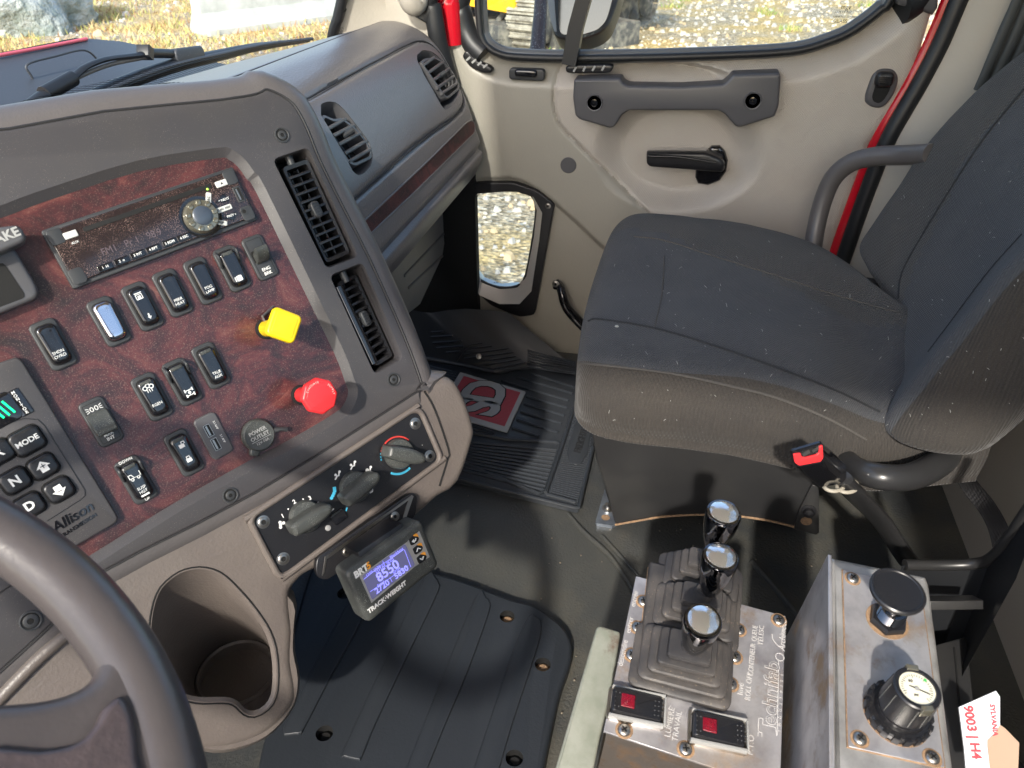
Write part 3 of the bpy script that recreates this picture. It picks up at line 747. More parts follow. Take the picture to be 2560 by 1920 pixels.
def screw(parent, fr, px, py, r, h=0, mat=None, name='screw', head=m_steel, recess=True):
    a, b_ = fr.l(px, py, h); g = B(); f = fr.sub(a, b_, h)
    g.lathe(f, [(r*1.3, 0), (r*1.3, .0004), (r, .0006), (r, r*.22), (r*.85, r*.32), (r*.5, r*.32)], head, seg=20, cap1=False)
    g.lathe(f, [(r*.52, r*.32), (r*.48, r*.2)], m_hole, seg=6, cap0=False); return g.build(name, parent)
screw(pw, D0, 1370, 515, .0045, .006); 
# grab handle
g = B(); f = dplane(DX-.0)
ho = dp([(1437, 196), (1552, 193), (1558, 205), (1572, 212), (1700, 214), (1808, 208), (1822, 195), (1832, 184), (1948, 180), (1951, 190), (1946, 260), (1936, 288), (1850, 315), (1838, 312), (1812, 282), (1795, 273), (1574, 273), (1556, 285), (1538, 314), (1525, 317), (1450, 295), (1440, 285), (1434, 240)], DX-.02)
g.slab(dplane(DX-.012), roundpoly(ho, .003, 2), -.022, .02, m_handle, bev=.005, seg=4); gh = g.build('grab_handle', door)
for px, py in ((1486, 257), (1882, 252)):
    a, z = dplane(DX-.032).l(px, py); g = B(); f = dplane(DX-.032).sub(a, z, .0003)
    g.lathe(f, [(.0155, 0), (.0145, .0012), (.0125, .0002)], m_handle, seg=28); g.lathe(f, [(.0125, .0006), (.0001, .0006)], m_hole, seg=24)
    g.lathe(f, [(.0065, .0007), (.0065, .003), (.003, .0035)], m_gloss, seg=16); g.build('bolt_recess', gh)
# pull lever
g = B(); f = dplane(DX+.03); a, z = f.l(1775, 410)
g.slab(f, [f.l(px, py) for px, py in [(1779, 363), (1800, 362), (1813, 376), (1820, 398), (1816, 425), (1800, 448), (1770, 460), (1745, 456), (1738, 440), (1740, 400)]], 0, .012, m_gloss, bev=.006); lv = g.build('door_lever', door)
g = B(); f = dplane(DX-.005)
L = f.pts([(1617, 378), (1622, 377), (1765, 378), (1800, 392), (1812, 405), (1808, 427), (1760, 424), (1626, 414), (1617, 406)])
g.slab(f, roundpoly(L, .004, 3), -.004, .012, m_black, bev=.006); g.tube([f.P(*f.l(1625, 386), .012), f.P(*f.l(1700, 388), .0125), f.P(*f.l(1790, 402), .012)], .0025, m_black)
g.slab(f, f.pts([(1770, 380), (1805, 395), (1812, 425), (1770, 425)]), -.03, 0, m_black); g.build('lever_blade', lv)
# latch button at the rear
g = B(); f = dplane(DX+.0); c = f.l(2203, 220)
oo = dp([(2215, 170), (2235, 174), (2245, 190), (2243, 215), (2232, 240), (2215, 262), (2200, 270), (2178, 268), (2161, 255), (2162, 238), (2170, 212), (2180, 187), (2195, 173)])
g.slab(f, roundpoly(oo, .01, 3), -.01, .006, m_handle, bev=.006); ls = g.build('lock_slider', door)
g = B(); ii = dp([(2213, 182), (2226, 186), (2230, 197), (2222, 225), (2208, 248), (2196, 257), (2182, 252), (2178, 240), (2184, 220), (2194, 193), (2202, 184)])
g.slab(f, roundpoly(ii, .006, 3), 0, .0064, m_hole); g.build('slot', ls)
g = B(); g.slab(f, rrect(.030, .026, .009, *f.l(2209, 196)), 0, .016, m_black, bev=.008); 
for k in range(5):
    a, z = f.l(2209, 188+k*5); g.box(f, a, z, .02, .0012, .016, .0168, m_black)
g.build('thumb_button', ls)
# defogger outlets
def outlet(pxs, name='window_vent'):
    f = dplane(DX-.001); L = crom([Vector((*f.l(*p), 0)) for p in pxs], 5, True); L = [(v.x, v.y) for v in L]; g = B()
    L = ccw(L); g.slab(f, L, -.012, .004, m_black, bev=.003); ov = g.build(name, door)
    g = B(); g.slab(f, offset(L, -.006), .003, .0044, m_hole)
    cx = sum(p[0] for p in L)/len(L); cy = sum(p[1] for p in L)/len(L)
    A, Bv = Vector(L[0]), Vector(L[len(L)//2])
    g2 = B()
    for k in range(1, 5):
        p = A.lerp(Bv, k/5); g2.box(f, p.x, p.y, .010, .0035, .0042, .0055, m_silver, 0, math.atan2(Bv.y-A.y, Bv.x-A.x)+1.0)
    g.build('opening', ov); g2.build('vane', ov)
outlet([(1158, 140), (1163, 150), (1180, 168), (1205, 180), (1226, 182), (1231, 173), (1222, 164), (1200, 155), (1185, 143), (1172, 129), (1163, 129)])
outlet([(1415, 173), (1425, 182), (1480, 182), (1520, 181), (1532, 172), (1528, 162), (1500, 161), (1440, 162), (1420, 164)])
g = B(); f = dplane(DX-.0); g.slab(f, rrect(.066, .02, .006, *f.l(1317, 186)), -.01, .003, m_bezel, bev=.002); sw = g.build('window_switch', door)
g = B(); g.slab(f, rrect(.042, .013, .005, *f.l(1316, 182)), 0, .009, m_gloss, bev=.004); g.build('rocker', sw)
g = B(); g.lathe(D0, [(.0155, -.005), (.0155, .0008), (.0145, .0016)], m_handle, *D0.l(1421, 413), seg=32); g.build('plug_cap', door)
# pull strap rod low on the door
g = B(); r_ = [at(1391, 711, x=DX-.015), at(1400, 716, x=DX-.02), at(1405, 735, x=DX-.035), at(1416, 768, x=DX-.04), at(1440, 797, x=DX-.04), at(1470, 826, x=DX-.035), at(1500, 850, x=DX-.02)]
g.tube(r_, [.012, .0095, .009, .010, .011, .011, .011], m_gloss, seg=12); lr = g.build('pull_strap', door)
screw(lr, dplane(DX-.022), 1389, 710, .006, .004)

# exterior mirror on the door
m_mirror = M('tinted_mirror', (.36, .32, .26), .12, metal=1)
mir = thing('side_mirror', 'black and chrome side mirror on a speckled arm outside the passenger window', 'mirror', (1.75, .3, .6))
mf_ = Fr(at(1450, 20, d=1.72), (ray(1600, 20)-ray(1300, 20)), CU); mf_ = Fr(mf_.o, mf_.u+.25*mf_.n, mf_.v)
ol = mf_.pts([(1366, -250), (1368, 0), (1375, 50), (1382, 81), (1392, 94), (1413, 99), (1456, 99), (1500, 83), (1522, 62), (1532, 36), (1545, 0), (1560, -60), (1575, -250)])
g = B(); g.slab(mf_, roundpoly(ol, .01, 2), -.06, 0, m_body, bev=.006); mh = g.build('mirror_head', mir)
il = mf_.pts([(1396, -240), (1396, 0), (1397, 60), (1400, 80), (1408, 88), (1456, 88), (1494, 76), (1514, 56), (1522, 34), (1531, 0), (1545, -60), (1558, -240)])
g = B(); g.slab(mf_, roundpoly(il, .008, 2), 0, .003, m_mirror); g.build('mirror_glass', mh)
g = B(); g.slab(mf_, mf_.pts([(1370, -240), (1370, 0), (1376, 50), (1386, 80), (1392, 80), (1386, 0), (1386, -240)]), 0, .002, m_silver); g.build('silver_edge', mh)
g = B(); g.tube([at(1358, -220, d=1.66), at(1352, 0, d=1.66), at(1347, 80, d=1.66), at(1342, 150, d=1.66), at(1336, 220, d=1.66)], [.016, .014, .016, .018, .018], M('speckled_dark_tube', (.06, .045, .05), .4, dust=((.5, .5, .5), 260, .58)), seg=16); g.build('mirror_arm', mir)
# ================================================================ DASHBOARD
dash = thing('dashboard', 'grey dashboard with red burl switch panel, glovebox, vents and taupe lower console', 'dashboard', (.8, .5, .5))
_cp0 = Fr(at(600, 800, d=.75), camv(2887, 1740, 1897), camv(-2770, 7010, -1897))
class Surf:
    """curved frame: P(a, b, c) from a mapping"""
    def __init__(s, fn): s.fn = fn
    def P(s, a, b, c=0): return s.fn(a, b, c)
PR = [(.62, .47), (.50, .478), (.402, .500), (.379, .528), (.372, .552), (.381, .560), (.377, .573), (.386, .60), (.395, .630), (.405, .656), (.419, .684), (.434, .710), (.450, .735), (.473, .757), (.500, .770), (.536, .777), (.60, .770), (.70, .750), (.79, .724)]
prc = [(v.x, v.y) for v in crom([Vector((y, z, 0)) for y, z in PR], 6)]
cum = [0]
for a, b_ in zip(prc[:-1], prc[1:]): cum.append(cum[-1]+math.hypot(b_[0]-a[0], b_[1]-a[1]))
SL = cum[-1]
def prof(s):
    s = max(0, min(SL-1e-6, s)); i = 0
    lo, hi = 0, len(cum)-1
    while hi-lo > 1:
        m_ = (lo+hi)//2
        if cum[m_] <= s: lo = m_
        else: hi = m_
    t = (s-cum[lo])/(cum[lo+1]-cum[lo]); a, b_ = prc[lo], prc[lo+1]
    ty, tz = b_[0]-a[0], b_[1]-a[1]; l = math.hypot(ty, tz)
    return a[0]+ty*t, a[1]+tz*t, -tz/l, ty/l
def yf(x):       # front edge of the dash follows the glass
    P = [(.5, .82), (.9, .81), (1.1, .775), (1.25, .72), (1.36, .645), (1.45, .60)]
    for (x1, y1), (x2, y2) in zip(P[:-1], P[1:]):
        if x <= x2: t = (x-x1)/(x2-x1); return y1+(y2-y1)*max(0, t)
    return P[-1][1]
def dfn(x, s, h):
    y, z, ny, nz = prof(s)
    e = max(0, (x-1.395)/.035); k = 1-math.sqrt(max(0, 1-min(1, e)**2))
    h2 = h-.03*k
    y += ny*h2; z += nz*h2
    if y > .55:
        f = (yf(x)-.55)/(.79-.55); y = .55+(y-.55)*f
    return Vector((x, y, z))
DS = Surf(dfn)
def dhit(px, py):
    d = ray(px, py); best = None
    for i in range(len(prc)-1):
        (y1, z1), (y2, z2) = prc[i], prc[i+1]
        # t*d.y = y1+u*(y2-y1); .97+t*d.z = z1+u*(z2-z1)
        A = d.y; Bm = -(y2-y1); Cm = d.z; Dm = -(z2-z1); det = A*Dm-Bm*Cm
        if abs(det) < 1e-12: continue
        t = (y1*Dm-Bm*(z1-.97))/det; u = (A*(z1-.97)-Cm*y1)/det
        if t > .1 and -.001 <= u <= 1.001 and (best is None or t < best[0]): best = (t, i, u)
    t, i, u = best
    return (t*d.x, cum[i]+u*(cum[i+1]-cum[i]))
def dh(L): return [dhit(*p) for p in L]
glove = dh([(760, 251), (790, 234), (870, 190), (950, 147), (1020, 111), (1050, 102), (1083, 114), (1126, 174), (1155, 231), (1158, 264), (1138, 292), (1080, 333), (1016, 385), (915, 475), (860, 525)])
glove = [(p.x, p.y) for p in crom([Vector((a, b_, 0)) for a, b_ in glove], 3)]
topline = dh([(640, 165), (760, 117), (870, 82), (950, 56), (985, 46)])
sline = sum(p[1] for p in topline)/len(topline)
g = B(); st = .0036; nx = int((1.430-.50)/st); ns = int(SL/st)
def dhh(x, s):
    d = dpoly((x, s), glove); h = -.004*(1-smooth((d-.0012)/.003))
    if inside((x, s), glove+[(.5, glove[-1][1]), (.5, glove[0][1])]): h += .0015*smooth(d/.01)
    h -= .004*(1-smooth((abs(s-sline)-.001)/.003))
    return h
rows = []
for i in range(nx+1):
    x = .50+i*(.93)/nx
    rows.append([DS.P(x, SL*j/ns, dhh(x, SL*j/ns)) for j in range(ns+1)])
e = rows[-1]; rows.append([Vector((1.432, p.y, p.z))+Vector((0, .02, -.01)) for p in e])
vs = [v for r in rows for v in r]; fs = []; m1 = ns+1
for i in range(len(rows)-1):
    for j in range(ns): fs.append([i*m1+j, (i+1)*m1+j, (i+1)*m1+j+1, i*m1+j+1])
fs = [f for f in fs if (vs[f[0]]-_cp0.o).dot(_cp0.u) > .14]
g.add(vs, fs, m_dashtop)
vent_R = dh([(1041, 139), (1054, 127), (1074, 129), (1103, 150), (1132, 179), (1148, 214), (1146, 240), (1132, 262), (1112, 276), (1102, 266), (1059, 190), (1041, 153)])
vent_L = dh([(800, 262), (814, 256), (837, 257), (860, 277), (890, 315), (920, 355), (931, 390), (925, 415), (909, 434), (893, 440), (880, 430), (800, 290)])
base = g.build('passenger_dash', dash, 50)
g = B(); m_groove = M('dark_groove', (.02, .019, .02), .6); g.tube([DS.P(a, b_, -.0006) for a, b_ in glove if a > .70], .0013, m_groove, seg=6, smooth=False); g.build('glovebox_seam', dash)
g = B(); g.tube([DS.P(.66+.73*k/30, sline, -.001) for k in range(31)], .0013, m_groove, seg=6, smooth=False); g.build('dash_top_seam', dash)
def kut(poly):
    k = B(); k.slab(DS, roundpoly(poly, .004, 2), -.05, .02, m_hole); return k
cut(base, [kut(vent_R), kut(vent_L)])
base.data.polygons.foreach_set('use_smooth', [True]*len(base.data.polygons)); base.data.set_sharp_from_angle(angle=R(50))
def dvent(loop, face, slats, knob):
    g = B(); lp = roundpoly(loop, .004, 2)
    # bowl round the outlet
    g.rings([[DS.P(a, b_, .001) for a, b_ in ccw(lp)], [DS.P(a, b_, -.004) for a, b_ in offset(ccw(lp), -.003)], [DS.P(a, b_, -.03) for a, b_ in offset(ccw(lp), -.006)]], m_handle, False, False)
    g.slab(DS, lp, -.035, -.03, m_hole); v = g.build('air_vent', dash)
    g = B(); fo = roundpoly(ccw(dh(face)), .005, 2); fi = offset(fo, -.0045)
    g.rings([[DS.P(a, b_, -.03) for a, b_ in fo], [DS.P(a, b_, -.002) for a, b_ in fo], [DS.P(a, b_, .001) for a, b_ in offset(fo, -.001)], [DS.P(a, b_, .001) for a, b_ in fi], [DS.P(a, b_, -.03) for a, b_ in fi]], m_handle, False, False)
    g.build('vent_frame', v)
    g = B()
    for p, q_ in slats:
        a, b_ = dhit(*p), dhit(*q_)
        g.tube([DS.P(*a, -.001), DS.P(*b_, -.001)], .0028, m_handle, seg=8, smooth=False, flat=1)
    g.build('louvers', v)
    g = B()
    for k in range(3):
        t = (k+1)/4; a = Vector((*dhit(*slats[0][0]), 0)).lerp(Vector((*dhit(*slats[0][1]), 0)), t); b_ = Vector((*dhit(*slats[-1][0]), 0)).lerp(Vector((*dhit(*slats[-1][1]), 0)), t)
        g.tube([DS.P(a.x, a.y, -.016), DS.P(b_.x, b_.y, -.016)], .0016, m_black, seg=6, smooth=False)
    g.build('vanes', v)
    g = B(); a = dhit(*knob); g.tube([DS.P(*a, -.004), DS.P(a[0]+.012, a[1], .008)], .004, m_bezel, seg=10, smooth=False); g.build('thumb_tab', v)
sl = [((1059, 163), (1086, 143)), ((1071, 182), (1108, 155)), ((1083, 201), (1124, 171)), ((1093, 220), (1136, 190)), ((1104, 234), (1145, 207))]
dvent(vent_R, [(1049, 156), (1060, 146), (1086, 142), (1110, 156), (1135, 184), (1148, 212), (1147, 226), (1122, 247), (1114, 246), (1094, 219), (1070, 184)], sl, (1100, 189))
sl2 = [((820, 322), (864, 297)), ((833, 340), (884, 313)), ((846, 362), (900, 333)), ((862, 384), (916, 352)), ((872, 405), (928, 372))]
dvent(vent_L, [(805, 285), (831, 297), (854, 294), (886, 317), (918, 357), (930, 382), (929, 398), (889, 417), (870, 410), (800, 300)], sl2, (862, 338))
g = B(); ws_ = dh([(760, 735), (1175, 302), (1182, 300), (1187, 307), (1186, 322), (1180, 332), (940, 575), (780, 752)])
ws_ = dh([(938, 526), (987, 480), (1080, 392), (1165, 307), (1176, 301), (1184, 305), (1187, 315), (1186, 330), (1180, 338), (1110, 407), (1036, 480), (951, 560)])
ws_ = [(.6, ws_[0][1])]+ws_+[(.6, ws_[-1][1])]
g.slab(DS, ws_, -.002, .0012, m_wood2); g.build('burl_strip', dash)
g = B(); g.tube([DS.P(a, b_, .0005) for a, b_ in ws_], .0014, m_dash, closed=True, smooth=False, seg=6); g.build('burl_strip_edge', dash)
# lower beige panels under the dash
g = B(); f = Fr((0, .47, 0), (1, 0, 0), (0, 0, 1))
L = f.pts([(960, 640), (1020, 600), (1112, 500), (1118, 560), (1106, 640), (1050, 760), (1000, 800)]); g.slab(f, L, -.05, 0, m_kick2)
for p, q_ in (((1010, 690), (1108, 585)), ((1020, 720), (1105, 640))): g.tube([f.P(*f.l(*p), 0), f.P(*f.l(*q_), 0)], .003, m_dash, smooth=False, seg=6)
g.build('lower_duct_panel', dash)

# ---------------------------------------------------------------- centre housing
CP = Fr(at(600, 800, d=.75), camv(2887, 1740, 1897), camv(-2770, 7010, -1897))
out_ = CP.pts([(669, 217), (727, 246), (756, 284), (780, 335), (802, 391), (845, 480), (929, 645), (1016, 839), (1058, 953), (1058, 968), (1045, 984), (640, 1238), (249, 1442), (150, 1552), (0, 1690), (-150, 1830)]) + [(-.42, -.32), (-.42, .215), (-.1, .225)] + CP.pts([(550, 243), (640, 228)])
out_ = ccw([(v.x, v.y) for v in crom([Vector((a, b_, 0)) for a, b_ in ccw(out_)], 3, True)])
g = B(); oh = offset(out_, -.001); rr = [[CP.P(x, y, -.26) for x, y in offset(oh, .024)]]
for k in range(7): a_ = math.pi/2*k/6; rr.append([CP.P(x, y, -.0255+.024*math.sin(a_)) for x, y in offset(oh, .024*math.cos(a_))])
rr.append([CP.P(x, y, -.0015) for x, y in offset(oh, -.004)]); rr.append([CP.P(x, y, -.01) for x, y in offset(oh, -.004)])
g.rings(rr, m_dash, True, False); g.build('centre_housing', dash)
g = B(); g.slab(CP, offset(out_, -.003), -.0085, .0, m_trim, bev=.002); tp = g.build('switch_panel', dash)
wood_px = [(-60, 560), (100, 505), (350, 425), (545, 392), (575, 395), (600, 415), (622, 446), (645, 478), (760, 715), (842, 885), (868, 955), (876, 980), (866, 1010), (842, 1033), (735, 1097), (640, 1146), (430, 1265), (214, 1400), (150, 1432), (60, 1445), (-60, 1450)]
wl_ = ccw(CP.pts(wood_px)+[(-.40, -.26), (-.40, .14)])
wa = CP.pts(wood_px[1:-1]); wl_ = ccw(wa+[(wa[-1][0]-.05, wa[-1][1]+.03), (-.46, wa[-1][1]+.03), (-.46, wa[0][1]), (wa[0][0]-.06, wa[0][1]-.002)])
wl_ = [(v.x, v.y) for v in crom([Vector((a, b_, 0)) for a, b_ in wl_], 3, True)]
k1 = B(); k1.rings([[CP.P(a, b_, -.012) for a, b_ in wl_], [CP.P(a, b_, -.0062) for a, b_ in wl_], [CP.P(a, b_, .0) for a, b_ in offset(wl_, .0085)], [CP.P(a, b_, .01) for a, b_ in offset(wl_, .0085)]], m_trim)
def hole(pxs, r=.005):
    k = B(); L = roundpoly(CP.pts(pxs), r, 3); k.rings([[CP.P(a, b_, -.05) for a, b_ in ccw(L)], [CP.P(a, b_, -.003) for a, b_ in ccw(L)], [CP.P(a, b_, .004) for a, b_ in offset(ccw(L), .0035)]], m_trim); return k
v1 = [(686, 400), (768, 372), (892, 640), (818, 668)]; v2 = [(828, 690), (905, 660), (1005, 895), (938, 932)]
cut(tp, [k1]); cut(tp, [hole(v1)]); cut(tp, [hole(v2)])
g = B(); g.slab(CP, offset(wl_, .003), -.012, -.0065, m_wood); g.build('burl_fascia', dash)
g = B(); g.tube([CP.P(a, b_, -.0012) for a, b_ in offset(out_, -.0022)], .0013, m_groove, closed=True, smooth=False, seg=6); g.build('panel_seam', dash)
W = CP.off(-.0065)
def bb(pxs, fr=None):
    p = (fr or CP).pts(pxs); xs = [q_[0] for q_ in p]; ys = [q_[1] for q_ in p]; xs.sort(); ys.sort()
    x0, x1 = (xs[0]+xs[1])/2, (xs[-1]+xs[-2])/2; y0, y1 = (ys[0]+ys[1])/2, (ys[-1]+ys[-2])/2
    return (x0+x1)/2, (y0+y1)/2, x1-x0, y1-y0
def cvent(pxs, tilt):
    cx, cy, w, h = bb(pxs); g = B()
    wall = rrect(w, h, .004, cx, cy)
    g.rings([[CP.P(a, b_, -.003) for a, b_ in wall], [CP.P(a, b_, -.045) for a, b_ in wall]], m_trim, False, False)
    g.add([CP.P(a, b_, -.045) for a, b_ in wall], [list(range(len(wall)))], m_hole)
    v = g.build('air_vent', dash)
    tilt = -tilt
    ca, sa = math.cos(tilt), math.sin(tilt)
    f = Fr(CP.P(cx+.001, cy-.002, -.012 if tilt else -.006), CP.u*ca+CP.n*sa, CP.v)
    iw, ih = w*.80, h*.885
    g = B(); g.ring(f, rrect(iw, ih, .004), rrect(iw-.006, ih-.008, .002), -.028, .001, m_black, .0)
    n = 11; pitch = (ih-.006)/n
    for k in range(1, n): g.box(f, 0, -ih/2+.003+k*pitch, iw-.004, .0028, -.012, .0008, m_black, .0005)
    g.build('louvers', v)
    g = B()
    for k in (-1, 1): g.box(f, k*iw*.17, 0, .0014, ih-.01, -.024, -.013, m_bezel)
    g.build('vanes', v)
    g = B(); g.slab(f, rrect(.010, .018, .004, 0, .002), -.005, .004, m_bezel, bev=.002)
    for k in range(5): g.box(f, 0, -.004+k*.003, .007, .0008, .004, .0046, m_black)
    g.build('thumb_tab', v)
    if tilt:
        g = B(); g.tube([f.P(-iw/2+.001, -ih/2+.004, -.003), f.P(-iw/2+.001, ih/2-.004, -.003)], .0062, m_gloss, smooth=False, seg=14); g.build('vent_barrel', v)
    g = B(); g.tube([CP.P(cx, cy+h/2, -.012), CP.P(cx, cy+h/2-.012, -.012)], .004, m_bezel, smooth=False); g.build('pivot', v)
cvent(v1, 0); cvent(v2, R(20))
def pocket(px, py, r=.0078, head=.0045):
    a, b_ = CP.l(px, py); g = B(); f = CP.sub(a, b_, 0)
    g.lathe(f, [(r, .0), (r*.98, .0012), (r*.86, .0014), (r*.75, .0004)], m_bezel, seg=28, cap0=False, cap1=False); g.lathe(f, [(r*.76, .0005), (.0001, .0005)], m_hole, seg=24, cap0=False, cap1=False)
    g.lathe(f, [(head, .0005), (head, .0010), (head*.8, .0014), (head*.45, .0014), (head*.4, .0008)], m_bezel, seg=20, cap0=False, cap1=False); g.lathe(f, [(head*.42, .0012), (.0001, .0012)], m_hole, seg=6, cap0=False, cap1=False); g.build('panel_screw', dash)
pocket(705, 338); pocket(984, 949); pocket(576, 1238); pocket(77, 1552, .009, .006)

# rocker switches
def bez(px, py, w=.0222, h=.0448, r=.005, hh=.0035, mat=m_bezel):
    a, b_ = W.l(px, py, hh); f = W.sub(a, b_, 0); g = B()
    g.slab(f, rrect(w, h, r), 0, hh, mat, bev=.0014); return f, g.build('rocker_switch', dash)
def rocker(px, py, txt=None, ts=.0038, mat=m_gloss, tilt=0, icon=None, lip=True, label=None, guard=False):
    f, o = bez(px, py)
    if label: o['label'] = label
    g = B(); g.slab(f, rrect(.0168, .0375, .005), .003, .0037, m_hole); g.build('well', o)
    ct, st_ = math.cos(tilt), math.sin(tilt)
    f2 = Fr(f.P(0, 0, .0037), f.u, f.v*ct+f.n*st_)
    g = B(); L = rrect(.0156, .0355, .0048, seg=5); rr = [[f2.P(a, b_, -.002) for a, b_ in L]]
    for k in range(6):
        t = k/5; a_ = math.pi/2*t; ins = .0042*(1-math.cos(a_)); z = .0026+.0034*math.sin(a_)
        rr.append([f2.P(a*(1-ins/.0078), b_*(1-ins/.0178), z+(.0016 if b_ > .012 else 0)*(1-t)) for a, b_ in L])
    g.rings(rr, mat)
    if lip: g.box(f2, 0, .0148, .0105, .0036, .004, .0072, m_knob, .0014)
    zt = .0062
    if txt:
        for i, s in enumerate(txt.split('\n')): g.text(f2, s, 0, -.0075-i*ts*1.0, ts, m_white, h=zt, bold=.0, sx=.95)
    if icon: icon(g, f2, zt)
    g.build('rocker', o)
    if guard:
        g = B()
        for sgn in (-1, 1): g.tube([f.P(sgn*.0094, .019, .004), f.P(sgn*.0094, .014, .010), f.P(sgn*.0094, .004, .004)], .0014, m_bezel, seg=8)
        g.build('guard_rib', o)
    return f, o
def ic_door(g, f, z):
    g.ring(f, rrect(.006, .005, .0005, 0, .009), rrect(.0048, .0038, .0004, 0, .009), z-.0004, z+.0004, m_white); g.box(f, 0, .0085, .0028, .003, z-.0003, z+.0003, m_white); g.line(f, [(-.003, .0125), (.003, .0125)], .0008, m_white, z); g.line(f, [(0, -.008), (0, -.011)], .0012, m_white, z); g.slab(f, [(-.0018, -.0105), (.0018, -.0105), (0, -.013)], z, z+.0003, m_white)
def ic_wash(g, f, z): g.slab(f, rrect(.0055, .0055, .001, 0, -.011), z-.0003, z+.0003, m_white); g.box(f, -.004, -.011, .001, .0045, z-.0003, z+.0003, m_white)
def ic_axle(g, f, z):
    g.line(f, [(-.0035, -.0085), (.0035, -.0085)], .0008, m_white, z); g.line(f, [(-.0035, -.0135), (.0035, -.0135)], .0008, m_white, z); g.line(f, [(0, -.0085), (0, -.0135)], .0008, m_white, z)
    for x in (-.0035, .0035):
        for y in (-.0085, -.0135): g.box(f, x, y, .0012, .003, z-.0003, z+.0003, m_white)
    g.lathe(f, [(.0014, z), (.0014, z+.0003)], m_white, 0, -.011, 12)
def ic_cloud(g, f, z):
    for x, y in ((-.003, .010), (0, .0115), (.0028, .010)): g.ring(f, circle(.0022, x, y, 14), circle(.0014, x, y, 14), z-.0003, z+.0003, m_white)
    for x in (-.002, 0, .002): g.line(f, [(x, .0055), (x, .008)], .0006, m_white, z)
def ic_lock(g, f, z):
    for y, op in ((.008, 1), (-.007, 0)):
        g.box(f, 0, y, .005, .0036, z-.0003, z+.0003, m_white); g.line(f, [(-.0014+op*.002, y+.0018), (-.0014+op*.002, y+.0038), (.0014+op*.002, y+.0038), (.0014+op*.002, y+.0018)], .0007, m_white, z)
def ic_truck(g, f, z):
    g.line(f, [(-.005, .004), (-.005, .0075), (-.0025, .0075), (-.001, .004), (.005, .004), (.005, .008)], .0006, m_white, z); g.line(f, [(-.005, .004), (.005, .004)], .0006, m_white, z)
    for x in (-.003, .0025): g.ring(f, circle(.0014, x, .0028, 12), circle(.0008, x, .0028, 12), z-.0003, z+.0003, m_white)
    g.box(f, 0, -.0148, .0075, .0016, z-.0003, z+.0003, m_white)
m_mirrorish = M('pale_sky_reflection_metal', (.55, .55, .62), .05, metal=1)  # pale metal colour stands in for sky mirrored in a black gloss rocker
rocker(133.5, 861, 'SHDN\nOVRD', lip=False)
rocker(273, 803.5, None, mat=m_mirrorish, lip=False, label='glossy rocker reflecting the sky')
rocker(357.4, 765.7, None, icon=ic_door, lip=False)
rocker(433, 732, 'MIRR\nHEAT', lip=False)
rocker(508.5, 701.7, 'FOG\nLAMP', lip=False)
rocker(582, 671, None, icon=ic_wash, guard=True)
rocker(529, 914, 'TRLR\nAUX')
rocker(457, 955, None, icon=ic_axle, guard=True)
rocker(381, 992, 'RGEN', icon=ic_cloud)
rocker(461.5, 1132, None, icon=ic_lock)
f, o = rocker(341.4, 1200, 'SUSP\nHGT', icon=ic_truck, guard=True, ts=.0038)
g = B(); g.text(f, 'DOWN', 0, .0205, .0036, m_white, h=.0037, bold=.01); g.text(f, 'UP', 0, -.0203, .0036, m_white, h=.0037, bold=.01); g.build('lettering', o)
def paddle(px, py, txt, ts, up, label=None):
    f, o = bez(px, py); g = B(); g.ring(f, rrect(.0165, .038, .001), rrect(.0158, .0373, .0008), .0034, .0038, m_hole); g.build('inset_line', o)
    g = B()
    if txt: 
        for i, s in enumerate(txt.split('\n')): g.text(f, s, 0, -.0125-i*ts, ts, m_white, h=.0037, bold=.012)
    if not up:
        for sx in (-1, 1):
            g.ring(f, circle(.0016, sx*.002, .0135, 12, .0022), circle(.001, sx*.002, .0135, 12, .0016), .0034, .0039, m_white)
            for k in (-1, 0, 1): g.line(f, [(sx*.0045, .0135+k*.0013), (sx*.0068, .0135+k*.0022)], .0005, m_white, .0037)
    g.build('lettering', o)
    y0 = .001
    pr = [(.004, .003), (.0065, .010), (.0095, .0175), (.0085, .0195), (.004, .0185), (-.0015, .014), (-.0045, .008), (-.005, .003)] if up else [(.009, .003), (.008, .0065), (.002, .0105), (-.004, .0150), (-.0085, .0165), (-.0108, .0150), (-.0105, .0115), (-.0075, .003)]
    pr = [(v.x, v.y) for v in crom([Vector((a, b_, 0)) for a, b_ in ccw(pr)], 3, True)]
    wd_ = .0066 if up else .0088
    g = B(); pfm = Fr(f.P(0, 0, 0), f.v, f.n); g.rings([[pfm.P(a*q_+0, .003+(b_-.003)*(q_ if q_ < 1 else 1), z_) for a, b_ in pr] for z_, q_ in ((-wd_, .9), (-wd_+.0008, 1), (wd_-.0008, 1), (wd_, .9))], m_knob); g.build('paddle', o)
    g = B(); g.slab(f, rrect(.015, .012, .001, 0, y0+.001), .0035, .0042, m_hole); g.build('slot', o)
paddle(651.5, 643, 'ENG\nBRK', .0045, True)
paddle(254, 1054.6, 'MRK\nINT', .0042, False)
# USB plate
f, o = bez(535, 1090, .0225, .0445, .005, .003, m_handle); o.name = 'usb_socket'
for dy in (.007, -.008):
    g = B(); g.ring(f, rrect(.0062, .0125, .0005, -.002, dy), rrect(.0052, .0115, .0004, -.002, dy), .003, .0036, m_steel); g.slab(f, rrect(.0052, .0115, .0004, -.002, dy), .003, .0032, m_hole); g.box(f, -.0026, dy, .0018, .010, .0032, .0034, m_steel); g.build('usb_port', o)
g = B()
for dy in (.009, -.006): g.text(f, '2.1 AMP', .006, dy, .0026, m_white, ang=R(-90), h=.0032)
g.build('lettering', o)
